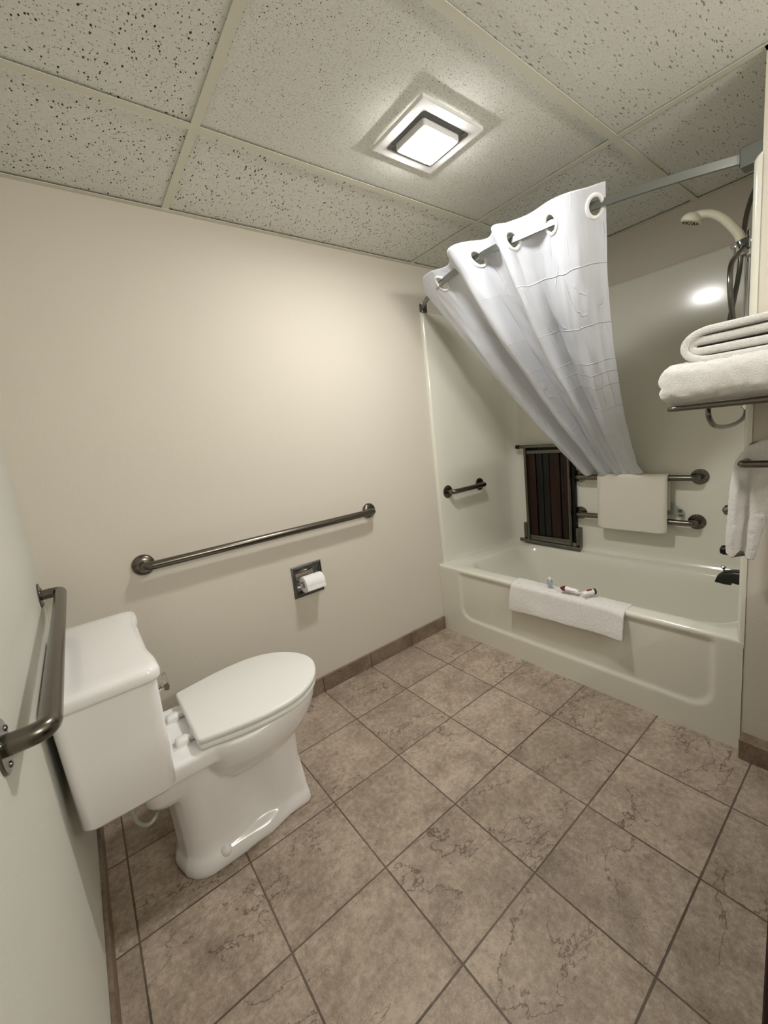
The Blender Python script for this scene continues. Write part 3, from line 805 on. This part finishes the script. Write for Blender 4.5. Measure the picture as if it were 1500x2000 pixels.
def vc(gp): return LEN * (ztop(gp) + 0.002) / (1.056 + ztop(gp))      # rings sit at rod height
def in_hole(s, v):
    for gp in gpos:
        if ((s - gp) / 0.022) ** 2 + ((v - vc(gp)) / 0.029) ** 2 < 1: return True
    return False
for i in range(NS):
    for j in range(NTT):
        q = [V[i][j], V[i + 1][j], V[i + 1][j + 1], V[i][j + 1]]
        if j < 25 and in_hole(sum(a[1][0] for a in q) / 4, sum(a[1][1] for a in q) / 4): continue
        f = bm.faces.new([a[0] for a in q])
        for lp, a in zip(f.loops, q): lp[uvl].uv = a[1]
loose = [v for v in bm.verts if not v.link_faces]; bmesh.ops.delete(bm, geom=loose, context='VERTS')
curt = obj('shower_curtain', bm, CURT, None, angle=180)
sm = curt.modifiers.new('thickness', 'SOLIDIFY'); sm.thickness = 0.0012
tag(curt, 'white fabric shower curtain pulled sideways into a gathered fan above the tub', 'shower curtain')
for gi, gp in enumerate(gpos):
    bm = BM(); rows = []
    N = 40
    for k in range(N):
        a = 2 * math.pi * k / N; ds, dv = 0.0270 * math.cos(a), 0.0345 * math.sin(a)
        c = curtain_point(min(max(gp + ds, 0), LT), (vc(gp) + dv) / LEN)
        e = curtain_point(min(max(gp + ds * 1.2, 0), LT), (vc(gp) + dv * 1.2) / LEN)
        m_ = curtain_point(gp, vc(gp) / LEN)
        u = (e - c).normalized()
        tn = (curtain_point(min(max(gp + 0.0270 * math.cos(a + 0.1), 0), LT), (vc(gp) + 0.0345 * math.sin(a + 0.1)) / LEN) - c).normalized()
        w = u.cross(tn).normalized()
        rows.append([c + u * (0.0075 * math.cos(b)) + w * (0.0050 * math.sin(b)) for b in [2 * math.pi * q / 8 for q in range(8)]])
    grid(bm, rows, close_u=True, close_v=True)
    obj('grommet', bm, GROM, curt, angle=180)

# ------------------------------------------------------------------ folded shower seat
seat = thing('folding_shower_seat', (XF - 0.05, -0.31, 0.40), 'folded shower seat with dark wooden slats in a steel frame on the tub wall', 'shower seat')
fxs = 2.622
bm = BM()
tube(bm, [(fxs, -0.158, 0.425), (fxs, -0.158, 1.075)], 0.0105, 16)
tube(bm, [(fxs, -0.463, 0.425), (fxs, -0.463, 1.075)], 0.0105, 16)
tube(bm, [(fxs, -0.112, 1.083), (fxs, -0.520, 1.075)], 0.0115, 16)
obj('frame', bm, STEEL_D, seat)
bm = BM(); tube(bm, [(fxs, -0.092, 1.0835), (fxs, -0.120, 1.083)], 0.0138, 16); obj('end_cap', bm, BLACK, seat)
bm = BM(); tube(bm, [(fxs, -0.088, 0.421), (fxs, -0.522, 0.411)], 0.0125, 16); obj('hinge_rod', bm, STEEL_D, seat)
yl_, yr_ = -0.170, -0.452
for u0, u1, mt, xo in ((0.0, 0.20, WOOD_SLAT, 0.0), (0.225, 0.375, BLACK, 0.004), (0.395, 0.545, BLACK, 0.004), (0.57, 0.81, WOOD_SLAT, 0.0), (0.885, 1.0, WOOD_SLAT, 0.0)):
    bm = BM(); box(bm, 2.629 + xo, 2.639 + xo, lerp(yl_, yr_, u1), lerp(yl_, yr_, u0), 0.45, 1.055, 0.002)
    obj('slat', bm, mt, seat)
bm = BM(); box(bm, 2.634, 2.638, lerp(yl_, yr_, 0.862), lerp(yl_, yr_, 0.852), 0.45, 1.0, 0.001, 1); obj('edge_strip', bm, STEEL_D, seat)
for z in (1.043, 0.452):
    bm = BM(); box(bm, 2.6225, 2.6275, -0.453, -0.168, z - 0.011, z + 0.011, 0.001, 1)
    br = obj('slat_bracket', bm, STEEL_D, seat, smooth=False)
    for y in (-0.19, -0.26, -0.335, -0.41):
        bm = BM(); lathe(bm, (2.6225, y, z), (-1, 0, 0), [(0.004, 0), (0.0035, 0.002), (0.0005, 0.0026)], 10); obj('screw', bm, CHROME_D, br)
bm = BM(); box(bm, 2.642, XF - 0.0005, -0.490, -0.150, 0.44, 1.085, 0.004); obj('back_board', bm, BLACK, seat)
for y in (-0.125, -0.505):
    bm = BM(); box(bm, 2.630, XF - 0.0005, y - 0.012, y + 0.012, 0.405, 0.545, 0.003); obj('wall_plate', bm, STEEL_D, seat)

# ------------------------------------------------------------------ vinyl mat over the bars
bm = BM(); xb, zb_ = XF - 0.055, 0.878; rm = 0.0185
prof = [(xb + rm, 0.70), (xb + rm, 0.878)] + [(xb + rm * math.cos(math.radians(a)), zb_ + rm * math.sin(math.radians(a))) for a in range(15, 180, 15)] + [(xb - rm, 0.878), (xb - rm - 0.001, 0.80), (xb - rm - 0.003, 0.70), (xb - rm - 0.004, 0.60), (xb - rm - 0.005, 0.575)]
prof = fillet([(a, 0, b) for a, b in prof], 0.001, 1)
cum = [0.0]
for a, b in zip(prof, prof[1:]): cum.append(cum[-1] + (b - a).length)
LM = cum[-1]; y0m, y1m = -1.012, -0.652
rows = []
NM = 70
for k in range(NM + 1):
    d = LM * k / NM
    i = max(j for j in range(len(cum) - 1) if cum[j] <= d + 1e-9); p = prof[i].lerp(prof[i + 1], (d - cum[i]) / max(1e-9, cum[i + 1] - cum[i]))
    low = LM - d; r = 0.022
    ins = r - math.sqrt(max(0, r * r - (r - low) ** 2)) if low < r else 0.0
    rows.append([Vector((p.x, lerp(y0m + ins, y1m - ins, q / 14), p.z - 0.010 * (1 - q / 14) * 0)) for q in range(15)])
grid(bm, rows)
bath = obj('bath_mat', bm, MATV, None, angle=180)
sd = bath.modifiers.new('thickness', 'SOLIDIFY'); sd.thickness = 0.004; sd.offset = 1.0
tag(bath, 'off white vinyl bath mat folded over the steel bars on the tub wall', 'bath mat')
# small clear tab with grey squares sticking out behind the mat
tb = thing('plastic_strap', (2.655, -1.03, 0.68), 'small clear plastic strap with grey snaps poking out behind the hanging mat', 'strap')
bm = BM(); rows = []
for (y, z) in ((-0.99, 0.775), (-1.055, 0.712)):
    pass
pts = [(-0.98, 0.76), (-1.065, 0.700), (-1.068, 0.672), (-0.98, 0.672)]
grid(bm, [[Vector((2.660, y, z)) for y, z in pts], [Vector((2.658, y, z)) for y, z in pts]], close_u=True, cap0=True, cap1=True)
obj('strap', bm, CLEAR_T, tb, smooth=False)
for y, z in ((-1.052, 0.697), (-1.056, 0.672)):
    bm = BM(); box(bm, 2.652, 2.657, y - 0.009, y + 0.009, z - 0.006, z + 0.006, 0.001, 1); obj('snap', bm, CHROME_D, tb, smooth=False)

# ------------------------------------------------------------------ terry mat over the tub edge and toiletries
bm = BM(); th = 0.006
pf = [(1.925, Z_RIM - 0.045), (1.9605, Z_RIM - 0.05)]
pf = fillet([(1.972, 0, 0.30), (1.962, 0, Z_RIM - 0.02), (1.950, 0, Z_RIM + 0.004), (1.900, 0, Z_RIM + 0.003), (XT - 0.003, 0, Z_RIM - 0.004), (XT - 0.006, 0, Z_RIM - 0.05), (XT - 0.010, 0, 0.30)], 0.016, 5)
cum = [0.0]
for a, b in zip(pf, pf[1:]): cum.append(cum[-1] + (b - a).length)
LM = cum[-1]; rows = []; NA, NB = 74, 130
for k in range(NA + 1):
    row = []
    for q in range(NB + 1):
        w = q / NB; y = lerp(-1.095, -0.535, w)
        Lq = LM - 0.0 + (0.012 * mnoise.noise(Vector((y * 6, 0, 0)))) + lerp(-0.008, 0.012, w)
        d = Lq * k / NA
        if d >= LM: p = Vector(pf[-1]) + Vector((0, 0, -(d - LM)))
        else:
            i = max(j for j in range(len(cum) - 1) if cum[j] <= d + 1e-9); p = pf[i].lerp(pf[i + 1], (d - cum[i]) / (cum[i + 1] - cum[i]))
        n = 0.0035 * mnoise.noise(Vector((y * 9, d * 12, 1))) + 0.0012 * mnoise.noise(Vector((y * 90, d * 90, 5)))
        fr = smooth(0.26, 0.45, d / LM * 1.0)
        outw = 0.014 * smooth(LM - 0.13, LM, d) + n + 0.008
        low = smooth(-1.02, -1.095, y) * smooth(LM - 0.14, LM - 0.1, d)
        if d > LM * 0.6: p = p + Vector((-outw - 0.010 * low, 0, 0))
        else: p = p + Vector((0, 0, abs(n)))
        row.append(Vector((p.x, y + 0.006 * smooth(LM - 0.12, LM, d) * (w - 0.5), p.z)))
    rows.append(row)
grid(bm, rows)
tm = obj('terry_bath_mat', bm, TERRY_B, None, angle=180)
sd = tm.modifiers.new('thickness', 'SOLIDIFY'); sd.thickness = 0.009; sd.offset = -1.0
tag(tm, 'white terry towel mat draped over the front edge of the tub', 'towel')
ZM = Z_RIM + 0.0145
bt = thing('toiletry_bottle', (1.905, -0.735, ZM), 'small clear bottle with pale blue marks on the draped mat', 'bottle')
bm = BM(); rows = []
for z, s in ((0.0, 0.85), (0.002, 1), (0.028, 1), (0.034, 0.8), (0.036, 0.4)):
    rows.append([Vector((1.905, -0.735, ZM)) + Vector((0.009 * s * math.cos(a), 0.014 * s * math.sin(a), z)) for a in [2 * math.pi * k / 24 for k in range(24)]])
grid(bm, rows, close_u=True, cap0=True, cap1=True); obj('body', bm, CLEAR, bt)
bm = BM(); lathe(bm, (1.905, -0.735, ZM + 0.035), (0, 0, 1), [(0.0065, 0), (0.0065, 0.010), (0.005, 0.012)], 16); obj('cap', bm, TUBEW, bt)
bm = BM(); rows = []
for z in (0.009, 0.013, 0.017, 0.021):
    rows.append([Vector((1.905 + 0.0092 * math.cos(a), -0.735 + 0.0143 * math.sin(a), ZM + z)) for a in [math.pi + math.pi * (k - 8) / 12 + math.pi * 0.1 for k in range(13)]])
grid(bm, rows); obj('label_band', bm, LBLUE, bt)
def squeeze_tube(name, c, ang, L, r0, label, capm, bandm, capL, cone, band):
    c = Vector(c); d = Vector((math.cos(ang), math.sin(ang), 0)); s = Vector((-d.y, d.x, 0)); up = Vector((0, 0, 1))
    t = thing(name, c, label, 'tube')
    def ring(x, a, b): return [c + d * x + s * (a * math.cos(q)) + up * (b * math.sin(q) + r0) for q in [2 * math.pi * k / 20 for k in range(20)]]
    bm = BM(); grid(bm, [ring(-L / 2, r0 * 1.15, 0.0015), ring(-L / 4, r0 * 1.08, r0 * 0.6), ring(L / 4, r0, r0 * 0.95), ring(L / 2 - 0.002, r0, r0), ring(L / 2, r0 * 0.8, r0 * 0.8)], close_u=True, cap0=True, cap1=True)
    b_ = obj('body', bm, TUBEW, t)
    bm = BM()
    if cone: grid(bm, [ring(L / 2, r0 * 1.02, r0 * 1.02), ring(L / 2 + capL * 0.45, r0 * 1.0, r0 * 1.0), ring(L / 2 + capL, r0 * 0.25, r0 * 0.25)], close_u=True, cap0=True, cap1=True)
    else: grid(bm, [ring(L / 2, r0 * 1.05, r0 * 1.05), ring(L / 2 + capL, r0 * 1.05, r0 * 1.05)], close_u=True, cap0=True, cap1=True)
    obj('cap', bm, capm, t)
    if band:
        bm = BM(); rows = []
        for x in (-L * 0.12, L * 0.34):
            sc = 1.08 if x > 0 else 1.12
            rows.append([c + d * x + s * (r0 * sc * 1.04 * math.cos(q)) + up * (r0 * (0.97 if x > 0 else 0.86) * 1.04 * math.sin(q) + r0) for q in [math.radians(50 + 70 * k / 8) for k in range(9)]])
        grid(bm, rows); obj('label_band', bm, bandm, t)
    return t
squeeze_tube('toiletry_tube', (1.895, -0.852, ZM), math.radians(97), 0.060, 0.0125, 'white toiletry tube with pointed dark red cap on the draped mat', MAROON, MAROON, 0.024, True, False)
squeeze_tube('toiletry_tube', (1.905, -0.922, ZM + 0.001), math.radians(-32), 0.054, 0.013, 'white toiletry tube with dark cap and red black band on the draped mat', DARKC, MAROON, 0.008, False, True)

# ------------------------------------------------------------------ faucet end fittings
YW = YE + 0.0078
sp = thing('tub_spout', (2.27, YW, 0.48), 'dark chrome tub spout with a pull knob at the faucet end', 'faucet')
bm = BM(); rows = []
for y, zt, zb2, hw in ((YW, 0.542, 0.478, 0.030), (YW + 0.082, 0.543, 0.486, 0.028), (YW + 0.097, 0.542, 0.489, 0.027), (YW + 0.101, 0.541, 0.477, 0.027), (YW + 0.127, 0.534, 0.477, 0.025), (YW + 0.147, 0.514, 0.480, 0.023), (YW + 0.154, 0.492, 0.482, 0.021)):
    zc, hh = (zt + zb2) / 2, (zt - zb2) / 2
    rows.append([Vector((2.27 + hw * math.copysign(abs(math.cos(a)) ** 0.5, math.cos(a)), y, zc + hh * math.copysign(abs(math.sin(a)) ** 0.5, math.sin(a)))) for a in [2 * math.pi * k / 28 for k in range(28)]])
grid(bm, rows, close_u=True, cap0=True, cap1=True); obj('spout', bm, SPOUT, sp, angle=50)
bm = BM(); lathe(bm, (2.27, YW + 0.128, 0.528), (0, 0.1, 1), [(0.004, 0), (0.004, 0.014), (0.009, 0.018), (0.010, 0.023), (0.007, 0.027)], 16); obj('diverter_knob', bm, CHROME, sp)
vv_ = thing('shower_valve', (2.27, YW, 0.80), 'round shower valve mostly hidden behind the hanging hand towel', 'faucet')
bm = BM(); lathe(bm, (2.27, YW, 0.80), (0, 1, 0), [(0.085, 0), (0.084, 0.004), (0.070, 0.009), (0.035, 0.012), (0.030, 0.07), (0.026, 0.082)], 36); obj('escutcheon', bm, CHROME, vv_)
bm = BM(); lathe(bm, (2.27, YW + 0.08, 0.80), (0, 1, 0), [(0.024, 0), (0.025, 0.03), (0.020, 0.05), (0.008, 0.058)], 24); obj('handle', bm, CHROME_D, vv_)
dk = thing('drain_lever', (2.27, YW, 0.62), 'small dark trip lever knob below the hand towel on the faucet wall', 'lever')
bm = BM(); lathe(bm, (2.27, YW, 0.62), (0, 1, 0), [(0.036, 0), (0.034, 0.006), (0.012, 0.009), (0.009, 0.112)], 24); obj('plate', bm, CHROME, dk)
bm = BM(); lathe(bm, (2.27, YW + 0.110, 0.624), (0, 1, 0.1), [(0.008, 0), (0.019, 0.005), (0.021, 0.018), (0.017, 0.030), (0.004, 0.035)], 24); obj('knob', bm, BLACK, dk)

sb = thing('shower_slide_bar', (2.28, YW, 1.2), 'chrome slide bar on the faucet wall holding the hand shower', 'shower bar')
yb_ = -1.368
bm = BM(); tube(bm, [(2.30, yb_, 1.32), (2.30, yb_, 1.86)], 0.0115, 16); obj('bar', bm, CHROME, sb)
for z in (1.35, 1.825):
    bm = BM(); tube(bm, [(2.30, YW, z), (2.30, yb_ - 0.002, z)], 0.014, 16); lathe(bm, (2.30, YW, z), (0, 1, 0), [(0.026, 0), (0.025, 0.008), (0.014, 0.014)], 20); lathe(bm, (2.30, yb_, z - 0.03), (0, 0, 1), [(0.018, 0), (0.019, 0.004), (0.019, 0.056), (0.018, 0.06), (0.004, 0.063)], 20)
    obj('bar_mount', bm, CHROME, sb)
bm = BM(); box(bm, 2.26, 2.29, yb_ - 0.016, yb_ + 0.018, 1.765, 1.800, 0.006); lathe(bm, (2.245, yb_ + 0.008, 1.765), (-0.1, 0.35, 0.9), [(0.017, 0), (0.020, 0.004), (0.018, 0.05), (0.0165, 0.052)], 20)
obj('holder', bm, CHROME, sb)
hs = thing('hand_shower', (2.23, -1.30, 1.85), 'cream hand shower head arching out from its chrome holder', 'shower head')
bm = BM()
hp = spline([(2.235, -1.362, 1.800), (2.228, -1.352, 1.838), (2.218, -1.333, 1.872), (2.208, -1.306, 1.910), (2.202, -1.276, 1.935), (2.20, -1.248, 1.945), (2.20, -1.225, 1.947)], 6)
nr = len(hp); rad = [lerp(0.0150, 0.0135, min(1, i / (nr * 0.6))) if i < nr * 0.7 else lerp(0.0135, 0.018, (i - nr * 0.7) / (nr * 0.3)) for i in range(nr)]
tube(bm, hp, rad, 18)
ax = Vector((0, 0.42, -0.9)).normalized()
lathe(bm, (2.20, -1.226, 1.962), ax, [(0.006, 0), (0.022, 0.003), (0.032, 0.012), (0.036, 0.022), (0.036, 0.030), (0.030, 0.034)], 28)
obj('head', bm, CREAM_P, hs, angle=50)
fc = Vector((2.20, -1.226, 1.962)) + ax * 0.0342
bm = BM(); u_ = ax.orthogonal().normalized(); w_ = ax.cross(u_)
for k in range(16):
    a = 2 * math.pi * k / 16; lathe(bm, fc + (u_ * math.cos(a) + w_ * math.sin(a)) * 0.026, ax, [(0.0028, -0.002), (0.0024, 0.002)], 8)
    if k % 2: lathe(bm, fc + (u_ * math.cos(a) + w_ * math.sin(a)) * 0.014, ax, [(0.0028, -0.002), (0.0024, 0.002)], 8)
obj('spray_nozzles', bm, BLACK, hs)
bm = BM(); d_ = (Vector(hp[4]) - Vector(hp[0])).normalized(); lathe(bm, Vector(hp[0]) - d_ * 0.012, d_, [(0.011, 0), (0.0165, 0.004), (0.0165, 0.028), (0.015, 0.030)], 20); obj('collar', bm, CHROME_D, hs)
bm = BM()
hose = [(2.32, -1.375, 1.80), (2.315, -1.37, 1.88)]
hose = [(2.40, YW + 0.004, 2.035), (2.39, -1.405, 2.045), (2.36, -1.372, 2.02), (2.285, -1.362, 1.92), (2.24, -1.360, 1.80), (2.225, -1.356, 1.70), (2.15, -1.356, 1.575), (2.07, -1.358, 1.46), (1.94, -1.360, 1.31),
        (1.875, -1.362, 1.225), (1.90, -1.366, 1.18), (1.97, -1.368, 1.162), (2.07, -1.370, 1.156), (2.19, -1.372, 1.160), (2.29, -1.373, 1.178), (2.325, -1.372, 1.21), (2.33, -1.372, 1.26), (2.27, -1.378, 1.36), (2.10, -1.382, 1.46), (2.02, -1.384, 1.55), (1.99, -1.384, 1.63), (2.03, -1.378, 1.70), (2.15, -1.370, 1.755), (2.232, -1.366, 1.790)]
tube(bm, spline(hose, 8), 0.0080, 12); obj('hose', bm, HOSE, hs)
bm = BM(); tube(bm, [(2.326, -1.372, 1.205), (2.328, -1.372, 1.25)], 0.0125, 16); tube(bm, [(2.326, -1.372, 1.213), (2.326, -1.372, 1.222)], 0.018, 16); obj('hose_connector', bm, CHROME, hs)
bm = BM(); lathe(bm, (2.40, YW, 2.035), (0, 1, 0), [(0.03, 0), (0.028, 0.006), (0.012, 0.010)], 20); obj('wall_elbow', bm, CHROME, hs)

# ------------------------------------------------------------------ towel rack on the right wall with its towels
rk = thing('towel_rack', (1.74, -1.72, 1.06), 'steel towel shelf with a lower bar on the wall right of the tub', 'towel rack')
y0r, y1r, xf_, xb_, zr_ = -1.333, -1.93, 1.600, 1.845, 1.243
bm = BM(); loop = fillet([(1.72, y1r, zr_), (xf_, y1r, zr_), (xf_, y0r, zr_), (xb_, y0r, zr_), (xb_, y1r, zr_), (1.72, y1r, zr_)], 0.022, 6)
tube(bm, loop, 0.0080, 14); obj('shelf_frame', bm, STEEL_D, rk)
for x in (1.66, 1.72, 1.78):
    bm = BM(); tube(bm, [(x, y0r, zr_), (x, y1r, zr_)], 0.0055, 10); obj('shelf_rail', bm, STEEL_D, rk)
bm = BM(); tube(bm, fillet([(WALL_R, -1.488, 1.062), (1.708, -1.484, 1.062), (1.708, -1.91, 1.062), (WALL_R, -1.91, 1.062)], 0.016, 5), 0.0105, 16); obj('towel_bar', bm, STEEL, rk)
bm = BM(); tube(bm, [(1.800, -1.492, 1.105), (1.800, -1.91, 1.105)], 0.0075, 12); obj('towel_bar', bm, STEEL, rk)
for y in (-1.492, -1.90):
    bm = BM(); box(bm, 1.79, WALL_R - 0.0003, y - 0.005, y + 0.005, 1.095, 1.115, 0.001, 1); obj('wall_bracket', bm, STEEL_D, rk); bm = BM(); box(bm, 1.835, WALL_R - 0.0003, y - 0.006, y + 0.006, zr_ - 0.010, zr_ + 0.004, 0.001, 1)
    obj('wall_bracket', bm, STEEL_D, rk)

def fuzz(v, a=0.0032, s=70):
    return a * mnoise.noise(v * s) + a * 0.6 * mnoise.noise(v * s * 2.7)
# lower folded towel: long rounded bundle, its folded end over the tub
bm = BM(); rows = []
yA, yB = -1.300, -1.94
NR = 90
for k in range(NR + 1):
    u = k / NR; y = lerp(yA, yB, u); d = abs(y - yA); dn = min(d, abs(y - yB))
    e = math.sqrt(max(0.0, 1 - (1 - min(1, dn / 0.045)) ** 2)); e = 0.05 + 0.95 * e
    row = []
    zc, hh, xc, hw = 1.3135, 0.0605, 1.715, 0.140
    for q in range(64):
        a = 2 * math.pi * q / 64; c, s = math.cos(a), math.sin(a)
        x = xc + hw * math.copysign(abs(c) ** 0.42, c) * (0.55 + 0.45 * e); z = zc + hh * math.copysign(abs(s) ** 0.62, s) * e
        yy = y
        if d < 0.05: yy = y - 0.014 * math.exp(-((z - zc + 0.008) / 0.007) ** 2) * (1 - d / 0.05)
        p = Vector((x, yy, z)); n = Vector((c, 0, s)); p += n * fuzz(p) + n * 0.003 * mnoise.noise(p * 9)
        p.z = max(p.z, zr_ + 0.0085)
        row.append(p)
    rows.append(row)
grid(bm, rows, close_u=True, cap0=True, cap1=True)
tag(obj('folded_towel', bm, TERRY, None, angle=180), 'thick folded white towel lying on the steel shelf, bottom of the pair', 'towel', 'folded towels on the shelf')
# upper towel: nested U folds
bm = BM()
def fold_sheet(bm, yl, ztop_, zbot, thick, x0, x1, yr=-1.93):
    zm = (ztop_ + zbot) / 2; hh = (ztop_ - zbot) / 2
    cen = []
    for k in range(14): cen.append((lerp(yr, yl - hh * 1.5, k / 14), ztop_ + 0.010 * smooth(yl - 0.05, yr, lerp(yr, yl - hh * 1.5, k / 14)) ))
    for k in range(17):
        a = math.radians(90 - 180 * k / 16); cen.append((yl - hh * 1.5 + hh * 1.5 * math.cos(a), zm + hh * math.sin(a)))
    for k in range(1, 15): cen.append((lerp(yl - hh * 1.5, yr, k / 14), zbot))
    path = [Vector(((x0 + x1) / 2, y, z)) for y, z in cen]
    hx = (x1 - x0) / 2; t = thick / 2
    pr_ = []
    for q in range(32):
        a = 2 * math.pi * q / 32; pr_.append((hx * math.copysign(abs(math.cos(a)) ** 0.2, math.cos(a)), t * math.copysign(abs(math.sin(a)) ** 0.5, math.sin(a))))
    tb_ = bmesh.new(); tube(tb_, path, 1, prof=[(a, b) for a, b in pr_], up=Vector((0, 0, 1)))
    for v in tb_.verts: v.co += Vector((1, 0.3, 1)).normalized() * fuzz(v.co, 0.0012, 60)
    join(bm, tb_)
fold_sheet(bm, -1.370, 1.4500, 1.3700, 0.024, 1.604, 1.80)
fold_sheet(bm, -1.384, 1.4245, 1.3955, 0.0255, 1.609, 1.80)
tag(obj('folded_towel', bm, TERRY, None, angle=60), 'thinner folded white towel with visible layers resting on the thicker towel', 'towel', 'folded towels on the shelf')
# hand towel hanging behind the lower bar
bm = BM(); rows = []
tabL = [(0.752, -1.452), (0.765, -1.439), (0.80, -1.437), (0.90, -1.441), (0.98, -1.4435), (1.03, -1.449), (1.06, -1.455), (1.085, -1.466), (1.108, -1.486), (1.122, -1.51), (1.128, -1.54)]
tabR = [(0.752, -1.508), (0.79, -1.516), (0.83, -1.521), (0.87, -1.532), (0.905, -1.548), (0.94, -1.575), (0.98, -1.600), (1.06, -1.62), (1.128, -1.61)]
NZ, NQ = 120, 96
for k in range(NZ + 1):
    z0 = lerp(0.752, 1.128, k / NZ); row = []
    yl, yr = interp(tabL, z0), interp(tabR, z0)
    yc, hy = (yl + yr) / 2, (yl - yr) / 2
    groove_y = lerp(-1.478, -1.50, (z0 - 0.75) / 0.4)
    for q in range(NQ):
        a = 2 * math.pi * q / NQ; c, s = math.cos(a), math.sin(a)
        y = yc + hy * math.copysign(abs(c) ** 0.6, c)
        hx = 0.026 * (0.5 + 0.5 * math.sqrt(max(0, min(1, (1.132 - z0) / 0.03))))
        x = 1.793 + hx * math.copysign(abs(s) ** 0.6, s)
        gq = math.exp(-((y - groove_y) / 0.012) ** 2)
        if s < 0: x += 0.020 * gq * smooth(1.10, 1.0, z0) - 0.010 * math.exp(-((y + 1.462 - 0.0) / 0.014) ** 2) * smooth(1.09, 0.95, z0)
        z = z0 + 0.026 * gq * smooth(0.80, 0.752, z0)
        p = Vector((x, y, z)); n = Vector((s, c, 0)); p += Vector((s, c, 0)) * fuzz(p, 0.0016, 70) + Vector((s, 0, 0)) * 0.004 * mnoise.noise(p * 14)
        p.x = min(p.x, WALL_R - 0.004) if y < YE - 0.01 else p.x
        row.append(p)
    rows.append(row)
grid(bm, rows, close_u=True, cap0=True, cap1=True)
tag(obj('hand_towel', bm, TERRY, None, angle=180), 'white hand towel hanging from the lower bar under the shelf', 'towel')

# ------------------------------------------------------------------ dark wooden cabinet at the picture's right edge, unseen fill light added behind the camera
cb = thing('vanity_cabinet', (1.36, -2.2, 0), 'dark brown wooden cabinet edge at the lower right corner of the picture', 'cabinet')
cx0, cx1, cy0, cy1 = 0.92, WALL_R - 0.042, -2.25, -1.697
bm = BM(); box(bm, cx0, cx1, cy0, cy1, 0.0, 0.80, 0.003, 1); obj('body', bm, WOOD_DARK, cb, smooth=False)
for k in range(2):
    a = lerp(cx0 + 0.02, cx1 - 0.02, k / 2) + 0.006; b = lerp(cx0 + 0.02, cx1 - 0.02, (k + 1) / 2) - 0.006
    bm = BM(); box(bm, a, b, cy0 - 0.018, cy0 - 0.0005, 0.10, 0.76, 0.003, 1); dr = obj('door', bm, WOOD_DARK, cb, smooth=False)
    bm = BM(); lathe(bm, ((b - 0.03) if k == 0 else (a + 0.03), cy0 - 0.018, 0.62), (0, -1, 0), [(0.006, 0), (0.006, 0.012), (0.013, 0.018), (0.010, 0.026)], 14); obj('knob', bm, CHROME_D, dr)

ld = bpy.data.lights.new('fill_strip', 'AREA'); ld.shape = 'RECTANGLE'; ld.size = 0.6; ld.size_y = 0.10; ld.energy = FILL_POWER; ld.color = (1.0, 0.97, 0.92)
lo = bpy.data.objects.new('fill_light', ld); COL.objects.link(lo); lo.location = (1.1, Y_FRONT + 0.06, 1.95)
lo.rotation_euler = (math.radians(112), 0, 0)
